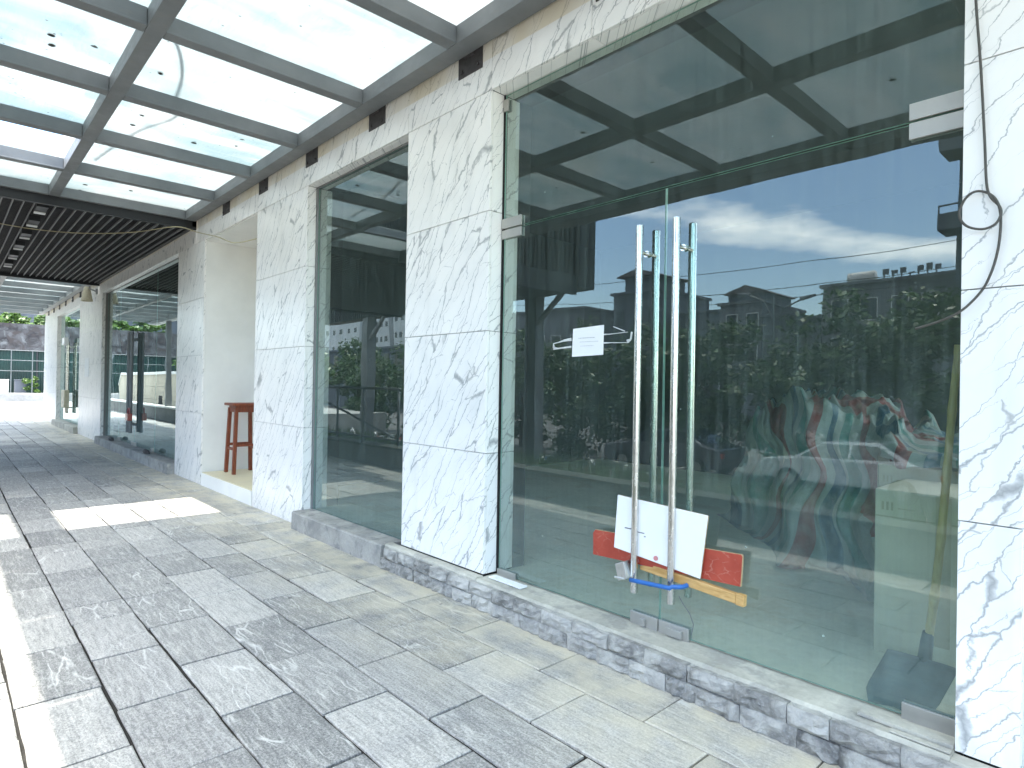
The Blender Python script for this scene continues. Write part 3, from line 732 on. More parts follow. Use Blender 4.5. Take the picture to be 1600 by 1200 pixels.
# boards wedged behind the door handles
def slab(corners, y, th, name, face, edge, lab, cat, ybot=None):
    m = MB(); n = len(corners); pts = [(x, y, z) for x, z in corners]+[(x, y+th, z) for x, z in corners]
    m.quadlist(pts, [tuple(range(n))[::-1], tuple(range(n, 2*n))]+[(i, (i+1) % n, n+(i+1) % n, n+i) for i in range(n)], [0, 0]+[1]*n)
    return tag(m.build(name, [face, edge], bevel=.0015), lab, cat)
s_ = .985
def q(pts, s=s_): return [(x*s, 1.43+(z-1.43)*s) for x, z in pts]
slab(q([(-2.102, .548), (-1.571, .499), (-1.533, .817), (-2.082, .843)], .978), .052, .009, 'white_board', M['board'], M['bedge'], 'blank white board wedged behind the long steel door handles', 'board')
slab(q([(-2.247, .478), (-1.362, .513), (-1.354, .655), (-1.36, .664), (-2.235, .622), (-2.25, .60)], .985), .068, .016, 'red_board', M['red'], M['bedge'], 'scratched red board behind the white one across the door handles', 'board')
m = MB(); m.bar((-1.90, .09, .50), (-1.345, .045, .478), .03, .045); m.bar((-1.344, .045, .478), (-1.305, .042, .4765), .03, .052)
tag(m.build('wooden_stake', M['pine'], bevel=.003), 'raw pine stake poking out under the red board at the door handles', 'wooden stake')
m = MB(); cyl(m, (-1.786, .0505, .566), (-1.786, .0445, .566), .012, 16); tag(m.build('round_sticker', M['pink']), 'small pink round spot near the lower edge of the white board', 'sticker')
m = MB(); m.box(-1.985, -1.93, .0505, .0516, .684, .690); m.box(-1.905, -1.86, .0505, .0516, .676, .681); m.box(-1.862, -1.852, .0505, .0516, .660, .665)
tag(m.build('pen_mark', M['ink']), 'short dark pencil line drawn on the white board', 'mark')
# U lock round both handles
t = thing('bicycle_lock', (-1.8, .02, .42), 'blue sleeved steel U-lock closed round both door handles', 'lock')
HY = GY-.075; zl = .435
pts = [(-1.95, HY-.045, zl+.0)]+[(-1.95+.29*k/6, HY-.045-.002*k, zl+.004*k) for k in range(1, 7)]
ctr = (-1.655, HY+.0, zl+.03)
for k in range(0, 9):
    a = -math.pi/2+math.pi*k/8; pts.append((ctr[0]+.048*math.cos(a), ctr[1]+.006+.05*math.sin(a), ctr[2]+.0015*k))
pts += [(-1.70-.04*k, HY+.045, zl+.05+.004*k) for k in range(6)]
m = MB(); m.tube(pts[1:], .0115, 12); m.build('shackle', M['blue'], t, smooth=True)
m = MB(); m.tube([(-2.005, HY-.045, zl-.004), (-1.935, HY-.0455, zl+.001)], [.006, .0075], 10); m.obox((-1.962, HY+.0, zl+.035), (.028, 0, .012), (0, .05, 0), (-.012, 0, .042)); m.build('lock_body', M['lock'], t, bevel=.003)
m = MB(); m.tube([(-1.632, HY-.02, .42), (-1.62, HY+.0, .38), (-1.60, HY+.03, .33), (-1.585, .08, .28), (-1.592, .085, .25), (-1.60, .085, .22)], .0018, 6); tag(m.build('thin_wire', M['ink']), 'thin black wire hanging from the blue lock down the glass', 'wire')
# notice taped to the glass
t = thing('paper_notice', (-2.31, GY, 1.70), 'white paper notice stuck with clear tape to the left door leaf', 'notice')
m = MB(); c4 = [(-2.430, 1.782), (-2.198, 1.792), (-2.200, 1.622), (-2.436, 1.616)]
m.quadlist([(x, GY-.003, z) for x, z in c4]+[(x, GY-.002, z) for x, z in c4], [(0, 1, 2, 3), (7, 6, 5, 4), (0, 4, 5, 1), (1, 5, 6, 2), (2, 6, 7, 3), (3, 7, 4, 0)]); m.build('sheet', M['paper'], t)
m = MB(); random.seed(3)
for z, a, b, h in ((1.722, -2.385, -2.262, .004), (1.700, -2.375, -2.24, .0025), (1.676, -2.37, -2.27, .0025)):
    x = a
    while x < b:
        l = random.uniform(.004, .012); m.box(x, x+l, GY-.0042, GY-.0034, z, z+h); x += l+.004
m.build('text_line', simple('grey_print', (.42, .43, .45), .7), t)
def strip(p, w0=.012, y=GY-.0048):
    m = MB()
    for (a, b) in zip(p[:-1], p[1:]):
        d = Vector((b[0]-a[0], 0, b[1]-a[1])); nn = Vector((-d.z, 0, d.x)).normalized(); A = Vector((a[0], y, a[1])); Bv = Vector((b[0], y, b[1]))
        m.quadlist([A-nn*a[2], Bv-nn*b[2], Bv+nn*b[2], A+nn*a[2]], [(0, 1, 2, 3)])
    m.build('tape', M['tape'], t)
strip([(-2.59, 1.700, .003), (-2.545, 1.706, .003), (-2.50, 1.716, .006), (-2.44, 1.72, .010)]); strip([(-2.585, 1.672, .010), (-2.55, 1.669, .004), (-2.44, 1.676, .006)]); strip([(-2.587, 1.70, .003), (-2.582, 1.675, .010)])
strip([(-2.196, 1.737, .004), (-2.15, 1.737, .002), (-2.03, 1.742, .0015)]); strip([(-2.196, 1.689, .0045), (-2.14, 1.688, .002), (-2.02, 1.684, .0015)]); strip([(-2.003, 1.742, .006), (-2.01, 1.70, .006), (-2.035, 1.69, .010)]); strip([(-2.13, 1.778, .002), (-2.05, 1.748, .003)])

# cable down the right pier
W = [(-.478, 2.95), (-.473, 2.80), (-.457, 2.56), (-.443, 2.30), (-.437, 2.16), (-.425, 2.11), (-.402, 2.075), (-.396, 2.045), (-.410, 2.012), (-.445, 2.0), (-.490, 2.02), (-.510, 2.06), (-.498, 2.11), (-.470, 2.133), (-.440, 2.13), (-.412, 2.10), (-.398, 2.05), (-.398, 1.97), (-.408, 1.90), (-.425, 1.835), (-.45, 1.785), (-.50, 1.727), (-.56, 1.695), (-.640, 1.669)]
ZS = [(-.006-.004*(i % 2)-(.012 if 7 < i < 14 else 0)) for i in range(len(W))]
pts = [(x, -.010+z-.002*(i > 20)*(i-20), zz) for i, ((x, zz), z) in enumerate(zip(W, ZS))]
m = MB(); m.tube(smooth_path([(x, y, z) for (x, y, z) in pts]), .0042, 8)
tag(m.build('loose_cable', M['cable'], smooth=True), 'grey cable with one loop hanging loose on the nearest right-hand marble pier', 'cable')
m = MB(); m.tube(smooth_path([(-7.14, -.03, 3.075), (-7.8, -.05, 3.13), (-8.4, -.05, 3.30), (-9.3, -.06, 3.52), (-9.42, -.3, 3.57), (-10.0, -.7, 3.52), (-10.5, -1.2, 3.50), (-11.0, -1.7, 3.55), (-11.4, -2.2, 3.64)]), .0065, 6)
tag(m.build('sagging_wire', M['wire'], smooth=True), 'thin yellowish wire sagging from the slatted ceiling across the niche top', 'wire')
# loose tile offcuts on the sill
slab_ = MB(); slab_.box(-3.03, -2.73, -.0, .062, .178, .187); tag(slab_.build('tile_offcut', M['board'], bevel=.001), 'white tile offcut lying on the sill by the left foot of the glass door', 'tile offcut')
slab_ = MB(); slab_.box(-.82, -.512, -.01, .045, .176, .190); slab_.box(-.70, -.512, -.052, -.022, .176, .183); tag(slab_.build('tile_offcut', M['ledge'], bevel=.002), 'cream tile offcut lying on the sill next to the right-hand marble pier', 'tile offcut')
# carton hung on far door, padlock, plugs
m = MB(); m.box(-21.75, -21.15, -.12, .0, .62, 1.12); tag(m.build('hanging_carton', M['brass'], bevel=.01), 'pale cardboard piece hanging low on the farthest glass door handles', 'carton')
m = MB(); m.box(-22.0, -21.5, -.1, .0, 2.42, 2.62); tag(m.build('taped_sheet', M['paper'], bevel=.005), 'pale sheet folded over the top of the farthest glass door handles', 'sheet')
m = MB(); m.box(-13.62, -13.42, -.06, .02, .66, .80); m.tube([(-13.60, -.02, .80), (-13.56, -.02, .9), (-13.46, -.02, .9), (-13.44, -.02, .80)], .014, 8); m.build
tag(m.build('padlock', M['carr'], bevel=.01), 'red padlock on the dark handles of the wide glass bay', 'padlock')
for nm, x in (('left', -15.1), ('right', -12.1)):
    m = MB(); m.tube([(x-.14, -.02, .178), (x-.05, -.03, .20), (x+.06, -.03, .195), (x+.16, -.02, .175)], [.02, .04, .045, .02], 8); tag(m.build('rubbish', M['iron'], smooth=True), 'dark lump of debris on the sill of the wide glass bay, '+('farther one' if nm == 'left' else 'nearer one'), 'debris')

# ------------------------------------------------------------------ inside the shop: cartons, tarpaulin, shovel
FZ = .168
def carton(x0, x1, y0, y1, z0, z1, label, flap=True):
    t = thing('cardboard_carton', ((x0+x1)/2, (y0+y1)/2, z0), label, 'carton')
    m = MB(); m.box(x0, x1, y0, y1, z0, z1-.001); m.build('box', M['carton'], t, bevel=.006)
    m = MB(); cx = (x0+x1)/2; m.box(cx-.03, cx+.03, y0-.0022, y0-.0008, z0+.1, z1-.01); m.box(x0+.002, x1-.002, y0-.0016, y0-.0004, z1-.135, z1-.128); m.build('tape', M['ctape'], t)
    m = MB()
    for k in range(3): m.box(x0+.03+.02*k, x0+.04+.02*k, y0-.003, y0-.0018, z1-.10, z1-.06)
    m.box(x0+.10, x0+.17, y0-.003, y0-.0018, z1-.09, z1-.084); m.build('print', M['ctape'], t)
    return t
carton(-.985, -.42, .73, 1.25, FZ, .965, 'tall brown cardboard carton with a tape strip, behind the glass by the shovel')
carton(-1.16, -.45, 1.36, 2.0, FZ, 1.02, 'large cardboard carton half covered by the striped tarpaulin')
carton(-2.3, -1.6, 2.75, 3.3, FZ, 1.08, 'wide cardboard carton hidden under the striped tarpaulin')
# crumpled sheet
def tarp_mesh():
    from mathutils import noise as mn
    random.seed(12); m = MB(); nu, nv = 150, 110; uv = []
    ph = [random.uniform(0, 6.28) for _ in range(14)]; S = math.sin
    def lerp(t, ps):
        for (a, ya), (b, yb) in zip(ps[:-1], ps[1:]):
            if t <= b: return ya+(yb-ya)*(t-a)/(b-a)
        return ps[-1][1]
    def ss(t): t = max(0, min(1, t)); return t*t*(3-2*t)
    for i in range(nu+1):
        for j in range(nv+1):
            u = i/nu; v = j/nv
            x = -3.06+2.62*u
            yf = lerp(x, [(-3.1, 3.15), (-2.5, 2.62), (-1.9, 2.02), (-1.5, 1.95), (-1.22, 1.55), (-1.0, 1.32), (-.4, 1.28)])
            y = yf-.10+1.35*v
            ex = ss((x+3.06)/.36); ey = ss((v-.05-.05*S(6*x+ph[1]))/.24)
            if x > -1.15: ey = ss((v+.16)/.2)      # on top of the cartons it starts at their edge
            h = ex*ey
            top = lerp(x, [(-3.1, .95), (-2.75, 1.26), (-2.2, 1.36), (-1.7, 1.30), (-1.3, 1.22), (-1.05, 1.12), (-.4, 1.10)])
            w = v*1.35+x*.7
            cr = .055*S(8*(x+.5*w)+3*S(3.1*w+ph[2])+2*S(4*x+ph[8]))+.035*S(17*(x-.4*w)+3*S(5*x+ph[4])+ph[3])+.02*S(33*(x+.7*w)+3*S(7*w+ph[9]))
            cr += .06*abs(S(5.1*x-4.4*w+ph[10]+1.5*S(4*w)))-.03
            cz = Vector((x*2.6+.8*w, w*3.2, 1.7)); rd = 1-abs(mn.noise(cz))*2.6; rd2 = 1-abs(mn.noise(cz*2.7+Vector((4, 2, 9))))*2.4
            cr = cr*.55+.085*max(-.4, rd)-.04+.04*max(-.3, rd2)
            z = FZ+.012+h*(top-FZ)+cr*(.25+.75*h)*(1.0 if x < -1.15 else .45)
            puff = (1-h)*h*4                        # the steep face billows
            yy = y+cr*1.6*puff+.07*S(9*x+ph[6])*puff-.10*puff*S(4*x+1.2)
            tail = math.exp(-((x+1.86)/.13)**2)*max(0, 1-v/.25); yy -= .22*tail
            xx = x+.5*cr*puff+.05*S(11*z+ph[7])*puff
            m.v.append((xx, yy, max(FZ+.008+.012*abs(S(13*x+9*v)), z)))
            uv.append((u*1.3+.30*v+.16*S(2.6*v*3+3*u+ph[5])*(.3+v)+.05*S(9*v-11*u), v))
    for i in range(nu):
        for j in range(nv):
            a = i*(nv+1)+j; m.f.append((a, a+nv+1, a+nv+2, a+1)); m.mi.append(0); m.c.append((.5, .5, .5))
    m.uv = uv
    return m
tag(tarp_mesh().build('striped_tarpaulin', M['tarp'], smooth=True), 'crumpled red, blue and white striped tarpaulin heaped over cartons inside the shop', 'tarpaulin')
t = thing('shovel', (-.72, .28, FZ), 'bamboo-handled shovel leaning inside the glass next to the right-hand pier', 'shovel')
a, b = Vector((-.672, .33, .36)), Vector((-.545, .20, 1.62)); pts = []; rad = []
for k in range(26):
    s = k/25; pts.append(a+(b-a)*s+Vector((.006*math.sin(s*5), 0, 0))); rad.append(.0165+(.003 if k % 5 == 0 else 0)-.004*s)
m = MB(); m.tube(pts, rad, 12); m.build('pole', M['bamboo'], t, smooth=True)
m = MB(); nu, nv = 8, 8; P = []
for i in range(nu+1):
    for j in range(nv+1):
        u = i/nu*2-1; v = j/nv; wd = .122*(1-.35*max(0, v-.72)/.28*abs(u)); dd = .035*(u*u)+.02*v
        top = Vector((-.672, .30, .355)); bot = Vector((-.742, .185, .178))
        c_ = top+(bot-top)*v; P.append(c_+Vector((u*wd, -dd, -.01*abs(u)+.02*(1-v)*abs(u))))
F = [(i*(nv+1)+j, (i+1)*(nv+1)+j, (i+1)*(nv+1)+j+1, i*(nv+1)+j+1) for i in range(nu) for j in range(nv)]
m.quadlist(P, F); o = m.build('blade', M['blade'], t, smooth=True); so_ = o.modifiers.new('s', 'SOLIDIFY'); so_.thickness = .003
m = MB(); m.tube([(-.676, .315, .33), (-.668, .322, .42), (-.664, .318, .46)], [.026, .024, .019], 12); m.build('socket', M['blade'], t, smooth=True)

# ------------------------------------------------------------------ planter wall, railing, grass
m = MB(); m.box(-21, 6, -3.04, -2.79, -1.3, .32); tagw = thing('planter_wall', (-8, -2.96, 0), 'low grey rendered planter wall with pale coping along the edge of the pavement', 'wall')
m.build('wall', M['greywall'], tagw); m = MB(); m.box(-21, 6, -3.07, -2.765, .321, .36); m.build('coping', M['dcap'], tagw)
tw2 = thing('planter_wall', (-31, -3.3, 0), 'low grey wall with white coping running out beyond the far canopy', 'wall')
m = MB(); m.box(-40, -21.01, -3.35, -3.15, -1.3, .44); m.build('wall', M['greywall'], tw2); m = MB(); m.box(-40, -21.01, -3.39, -3.11, .441, .50); m.build('coping', M['cap'], tw2)
g = MB(); g.box(-21, 6, -4.4, -3.075, -1.3, .24); struct(g.build('planting_bed', M['soil']))
g = MB(); random.seed(5)
for k in range(9000):
    x = random.uniform(-9, 3) if k % 3 else random.uniform(-21, -9); y = random.uniform(-4.35, -3.1); h = random.uniform(.08, .26); a = random.uniform(0, 6.28); lx_, ly_ = random.uniform(-.08, .08), random.uniform(-.08, .08); dx, dy = .008*math.cos(a), .008*math.sin(a)
    g.quadlist([(x-dx, y-dy, .23), (x+dx, y+dy, .23), (x+lx_, y+ly_, .23+h)], [(0, 1, 2)])
tag(g.build('grass', M['leafm']), 'rough grass growing in the planting bed behind the low wall', 'grass', kind='stuff')
t = thing('railing', (-10.6, -2.95, .36), 'grey pipe railing with a sloping handrail on the low wall opposite the tall window', 'railing')
m = MB(); cyl(m, (-12.6, -2.95, 1.36), (-9.05, -2.95, 1.36), .025, 10); m.build('top_rail', M['rail'], t, smooth=True)
m = MB(); cyl(m, (-12.6, -2.95, .46), (-9.05, -2.95, .46), .02, 10); m.build('bottom_rail', M['rail'], t, smooth=True)
m = MB(); cyl(m, (-12.4, -3.0, 1.15), (-9.3, -3.0, .50), .022, 10); m.build('sloping_rail', M['rail'], t, smooth=True)
for x in (-12.5, -11.35, -10.3, -9.1):
    m = MB(); cyl(m, (x, -2.95, .36), (x, -2.95, 1.36), .022, 10); m.build('post', M['rail'], t, smooth=True)

# ------------------------------------------------------------------ trees opposite
def leaves(mb, c, r, n, size, squash=1., clumps=26):
    cs = []
    for _ in range(clumps):
        while True:
            p = Vector((random.uniform(-1, 1), random.uniform(-1, 1), random.uniform(-1, 1)))
            if .15 < p.length < 1: break
        cs.append((Vector(c)+Vector((p.x*r[0], p.y*r[1], p.z*r[2])), random.uniform(.25, .45)))
    for k in range(n):
        cc, cr = random.choice(cs); d = Vector((random.gauss(0, 1), random.gauss(0, 1), random.gauss(0, 1))).normalized()
        rr = cr*min(r)*random.uniform(.35, 1.05)
        p = cc+Vector((d.x*rr, d.y*rr, d.z*rr*.8)); a = Vector((random.uniform(-1, 1), random.uniform(-1, 1), random.uniform(-.6, .6))).normalized(); b = a.cross(d+Vector((0, 0, .5))).normalized()
        s = size*random.uniform(.6, 1.25)
        mb.quadlist([p-a*s, p+b*s*.45, p+a*s, p-b*s*.45], [(0, 1, 2, 3)], 0, (random.random(), random.random(), random.random()))
def trunk(mb, x, y, z0, z1, r, n=4):
    mb.tube([(x, y, z0), (x+.05, y, (z0+z1)/2), (x+.02, y+.05, z1)], [r, r*.8, r*.5], 9)
    for k in range(n):
        a = 6.28*k/n+.5; mb.tube([(x+.03, y+.02, z1-.4), (x+.6*math.cos(a), y+.6*math.sin(a), z1+.3), (x+1.1*math.cos(a), y+1.0*math.sin(a), z1+.9)], [r*.5, r*.3, r*.1], 6)
random.seed(21)
row = [(-35.4, -16.6, 4.05, 'the farthest of the row'),
       (-31.2, -15.7, 3.05, 'next to the farthest one'),
       (-27.0, -16.1, 3.75, 'third from the far end'),
       (-23.52, -15.3, 3.55, 'fourth from the far end'),
       (-19.68, -16.1, 3.85, 'fifth from the far end'),
       (-15.96, -15.4, 3.45, 'in the middle of the row on the far side'),
       (-12.72, -15.5, 3.3, 'in the middle of the row behind the scooters'),
       (-9.6, -15.3, 3.45, 'opposite the paper notice'),
       (-6.72, -15.7, 3.75, 'opposite the door handles'),
       (-3.84, -15.3, 3.9, 'behind the white car'),
       (-0.96, -15.7, 3.95, 'opposite the right-hand pier'),
       (2.28, -15.5, 3.85, 'at the near end of the row')]
for (x, y, h, wh) in row:
    t = thing('leafy_tree', (x, y, -1.25), 'dark green roadside tree, '+wh, 'tree', 'roadside trees opposite the shops')
    m = MB(); leaves(m, (x, y, (h-.9)/2+.1), (2.25, 1.6, (h+1.4)/2), 6500, .12, clumps=56); m.build('crown', M['leafd'], t)
    m = MB(); trunk(m, x, y, -1.25, 1.0, .12); m.build('trunk', M['bark'], t, smooth=True)
# bright shrubs behind the stair building and far left
for (x, y, z, r_, n, lab) in [(-26, -8.2, 2.2, (2.6, 1.3, 1.1), 4200, 'bright green tall shrub behind the beige stone wall, nearer the shops'), (-31, -8.4, 2.3, (2.8, 1.4, 1.2), 4200, 'bright green tall shrub behind the middle of the beige stone wall'), (-36.5, -8.2, 2.2, (3., 1.4, 1.2), 4200, 'bright green tall shrub behind the far end of the beige stone wall')]:
    t = thing('tall_shrub', (x, y, -1.25), lab, 'shrub', 'bright shrubs behind the beige stone wall')
    m = MB(); leaves(m, (x, y, z), r_, n, .14, clumps=30); m.build('foliage', M['leafb'], t); m = MB(); trunk(m, x, y, -1.25, 1.6, .09); m.build('stem', M['bark'], t)

# beige stair enclosure
t = thing('stone_enclosure', (-31, -5.5, 0), 'beige stone-clad stair enclosure with white capping behind the low wall', 'wall')
m = MB(); xs = [-39.5+.85*i for i in range(21)]
for i in range(len(xs)-1):
    for z0, z1 in ((-1.3, .55), (.56, 1.15), (1.16, 1.72)): m.box(xs[i], xs[i+1]-.012, -6.6, -4.5, z0, z1)
m.prism([(-39.51, -1.3), (-40.4, -1.3), (-40.4, 1.15), (-39.51, 1.72)], 'y', -6.6, -4.5); m.build('wall', M['beige'], t)
m = MB(); m.box(-39.6, -22.4, -6.65, -4.45, 1.721, 1.85); m.prism([(-39.61, 1.72), (-40.5, 1.12), (-40.5, 1.24), (-39.61, 1.85)], 'y', -6.65, -4.45); m.build('capping', M['cap'], t)
for x in (-28.2, -25.8, -31.4):
    m = MB(); m.box(x-.35, x+.35, -4.499, -4.47, -.1, .75); m.build('vent', M['hole'], t)

# ------------------------------------------------------------------ houses opposite
def building(name, x0, x1, y0, y1, z1, mat, label, floors, cols, extra=None, group=None, z0=-1.25):
    t = thing(name, ((x0+x1)/2, (y0+y1)/2, z0), label, 'building', group)
    m = MB(); m.box(x0, x1, y0, y1, z0, z1); m.build('wall', M[mat], t)
    m = MB(); m.box(x0-.2, x1+.2, y0-.2, y1+.25, z1+.001, z1+.22); m.build('parapet', M[mat], t)
    fh = (z1-1.0)/floors
    wproto = None
    for f in range(floors):
        for c in range(cols):
            cx = x0+(x1-x0)*(c+.5)/cols; ww = min(1.5, (x1-x0)/cols*.5); zb = 1.0+f*fh
            cx += random.uniform(-.1, .1)*(x1-x0)/cols
            if zb+1.6 > z1: continue
            mm = MB(); mm.box(cx-ww/2-.06, cx+ww/2+.06, y1+.001, y1+.05, zb+.2, zb+1.7); w_ = mm.build('window', M['cap' if mat != 'b3' else 'b1'], t)
            mm = MB(); mm.box(cx-ww/2, cx+ww/2, y1+.051, y1+.06, zb+.26, zb+1.64); mm.build('pane', M['bwin'], w_)
    if extra: extra(t)
    return t
def shed(x0, x1, y0, y1, z0, z1, over=.6):
    def fn(t):
        m = MB(); m.box(x0, x1, y0, y1, z0, z1); m.build('roof_room', M['b3'], t)
        m = MB(); m.prism([(x0-over, z1), (x1+over, z1), (x1+over*.6, z1+.12), ((x0+x1)/2, z1+.7), (x0-over*.6, z1+.12)], 'y', y0-over, y1+over); m.build('roof', M['roofr'], t)
    return fn
random.seed(9)
building('grey_house', -36.3, -31.0, -52, -44, 10.2, 'b3', 'dark grey flat-roofed house with a rooftop room, seen past the notice', 3, 3, shed(-35.8, -32.3, -50, -45, 10.42, 11.9))
building('grey_house', -25.4, -21.8, -52, -44, 8.4, 'b1', 'grey house with a pitched sheet roof, left of the street lamp', 3, 2, shed(-25.2, -22.0, -50, -45, 8.62, 9.4, .3))
building('grey_house', -21.7, -19.2, -51, -43.9, 7.2, 'b3', 'low dark house with a wide flat roof right behind the street lamp', 2, 2)
def sign3(t):
    m = MB(); m.tube([(-15.9, -44.9, 9.6), (-14.2, -44.9, 9.65)], .42, 14); m.build('water_tank', M['cap'], t, smooth=True)
    m = MB()
    for k in range(7):
        x = -13.6+.52*k; hh = (9.95, 9.8, 9.92, 9.5, 9.9, 10.0, 9.85)[k]; m.box(x, x+.36, -44.3, -44.2, 9.55, hh); m.box(x+.05, x+.12, -44.3, -44.2, 9.3, 9.549)
    m.box(-13.8, -9.6, -44.35, -44.15, 9.2, 9.29); m.build('roof_sign', M['b3'], t)
building('long_house', -17.3, -5.6, -54, -44, 9.0, 'b1', 'long grey building with a water tank and rooftop sign frame, right of the street lamp', 3, 6, sign3)
building('stepped_house', -19.1, -17.4, -51, -44.1, 6.9, 'b3', 'small stepped dark house between the street lamp and the long grey building', 2, 1)
def balc(t):
    for z in (5., 8.2, 11.4, 14.6):
        m = MB(); m.box(-6.6, -1, -28.5, -26.9, z, z+.2); m.box(-6.6, -1, -27.0, -26.9, z+.2, z+.7); m.box(-6.6, -6.5, -28.49, -27.01, z+.2, z+.7); m.box(-6.6, -1, -26.99, -26.93, z+1.0, z+1.06)
        for k in range(6): m.box(-6.6+1.1*k, -6.54+1.1*k, -26.98, -26.94, z+.7, z+1.0)
        m.build('balcony', M['b3'], t)
building('apartment_block', -6.2, 4, -38, -28.5, 19, 'b3', 'tall dark apartment block with balconies rising beside the right-hand pier', 5, 4, balc)
building('grey_house', -31.0, -26.2, -54, -46, 8.2, 'b3', 'low dark house between the notice and the door handles', 2, 2)
building('domed_hall', -52, -40, -54, -44, 9.4, 'b1', 'wide grey hall seen past the porch column at the left of the door', 2, 5)
def blocksign(t):
    m = MB()
    for k in range(5): m.box(-172+4.2*k, -169.4+4.2*k, -79.9, -79.4, 25.25, 28)
    m.build('roof_sign', M['b3'], t)
building('shop_row', -70, -52, -40, -31, 5.2, 'b3', 'low dark row of shops beyond the trees, under the white office block', 2, 8)
building('shop_row', -51, -44, -40, -30.5, 4.2, 'b1', 'small grey shop beyond the trees, next to the low dark row', 1, 3)
building('white_block', -176, -150, -92, -80, 25, 'bw', 'broad white office block with a rooftop sign far beyond the railing', 5, 6, blocksign)
building('white_tower', -145, -135, -92, -80, 27, 'bw', 'pale grey apartment tower with rows of windows, nearer the window edge', 7, 4)
building('white_tower', -133, -122, -92, -80, 25, 'bw', 'second pale apartment tower beside the taller one', 6, 4)
building('white_tower', -292, -262, -72, -60, 32, 'bw', 'tall white apartment tower reflected above the beige stone enclosure', 8, 5)

# street lamp and overhead lines
t = thing('street_lamp', (-14.6, -30, -1.25), 'double-armed grey street lamp standing in front of the houses opposite', 'street lamp')
m = MB(); m.tube([(-14.6, -30, -1.25), (-14.6, -30, 6.6)], [.09, .05], 10); m.build('pole', M['rail'], t)
for s, dz_ in ((-1, .5), (1, .05)):
    m = MB(); m.tube([(-14.6, -30, 5.3), (-14.6+s*.6, -30, 5.9+dz_), (-14.6+s*1.5, -30, 6.3+dz_)], .04, 8); m.build('arm', M['rail'], t)
    m = MB(); m.tube([(-14.6+s*1.4, -30, 6.3+dz_), (-14.6+s*2.1, -30, 6.42+dz_)], [.12, .07], 8); m.build('lamp_head', M['b1'], t)
for k, (z, lab) in enumerate(((8.6, 'highest'), (7.4, 'middle'), (6.9, 'lowest'))):
    m = MB(); m.tube([(-60+10*j, -32-.6*k, z+.0016*(10*j-45)**2) for j in range(11)], .02, 5)
    tag(m.build('power_line', M['black']), lab+' overhead power line crossing above the trees opposite', 'power line')

# ------------------------------------------------------------------ cars and scooters opposite
def wheel(mb, x, y, z, r, wd, mi=0):
    mb.tube([(x, y-wd/2, z), (x, y+wd/2, z)], r, 20, mi)
def car(x, y, z, paint, label):
    t = thing('parked_car', (x, y, z), label, 'car', 'cars parked opposite the shops')
    prof = [(-2.1, .35), (-2.15, .62), (-2.05, .86), (-1.2, .98), (-.55, 1.40), (.75, 1.45), (1.55, 1.02), (2.05, .92), (2.12, .6), (2.08, .35), (1.7, .3), (-1.7, .3)]
    m = MB(); n = len(prof)
    def ring(yy, k): return [(x+px*(1-.02*k), y+yy, z+pz-(k*.0)) for px, pz in prof]
    w0 = .86; pts = []
    for yy, s in ((-w0, .0), (-w0+.0, .0)): pass
    A = [(x+px, y+s*(w0 if pz < .99 else w0-.20*(pz-.98)/.47), z+pz) for s in (-1, 1) for px, pz in prof]
    m.quadlist(A, [tuple(range(n))[::-1], tuple(range(n, 2*n))]+[(i, (i+1) % n, n+(i+1) % n, n+i) for i in range(n)]); m.build('body', M[paint], t, bevel=.05, seg=3)
    m = MB()
    for s in (-1, 1):
        for a, b in (((-1.05, 1.0), (.12, 1.0)), ((.18, 1.0), (1.40, 1.02))):
            q4 = [(a[0], 1.0), (b[0], 1.0), (min(b[0], .72), 1.36), (max(a[0], -.55), 1.36)]
            m.quadlist([(x+u, y+s*(w0-.20*(v-.98)/.47+.006), z+v) for u, v in q4], [(0, 1, 2, 3)])
    m.quadlist([(x-1.17, y-.72, z+1.01), (x-1.17, y+.72, z+1.01), (x-.60, y+.62, z+1.375), (x-.60, y-.62, z+1.375)], [(0, 1, 2, 3)])
    m.quadlist([(x+1.53, y-.72, z+1.05), (x+1.53, y+.72, z+1.05), (x+.82, y+.62, z+1.42), (x+.82, y-.62, z+1.42)], [(0, 1, 2, 3)])
    m.build('window', M['cglz'], t)
    for px in (-1.35, 1.32):
        for s in (-1, 1):
            mm = MB(); wheel(mm, x+px, y+s*.80, z+.32, .32, .2); w_ = mm.build('wheel', M['tyre'], t)
            mm = MB(); wheel(mm, x+px, y+s*.905, z+.32, .19, .012); mm.build('rim', M['patch'], w_)
    for s in (-1, 1):
        mm = MB(); mm.box(x-2.14, x-2.0, y+s*.72-.12, y+s*.72+.12, z+.62, z+.76); mm.build('headlight', M['board'], t, bevel=.02)
        mm = MB(); mm.box(x+1.99, x+2.11, y+s*.72-.1, y+s*.72+.1, z+.66, z+.82); mm.build('tail_light', M['lampred'], t, bevel=.02)
car(-5.6, -14.6, -1.25, 'carw', 'white car parked in front of the trees opposite the right door leaf')
car(-.6, -14.6, -1.25, 'carg', 'grey car parked nearest to the right end of the tree row')
car(-11.0, -14.6, -1.25, 'carg', 'dark grey car parked behind the scooters opposite')
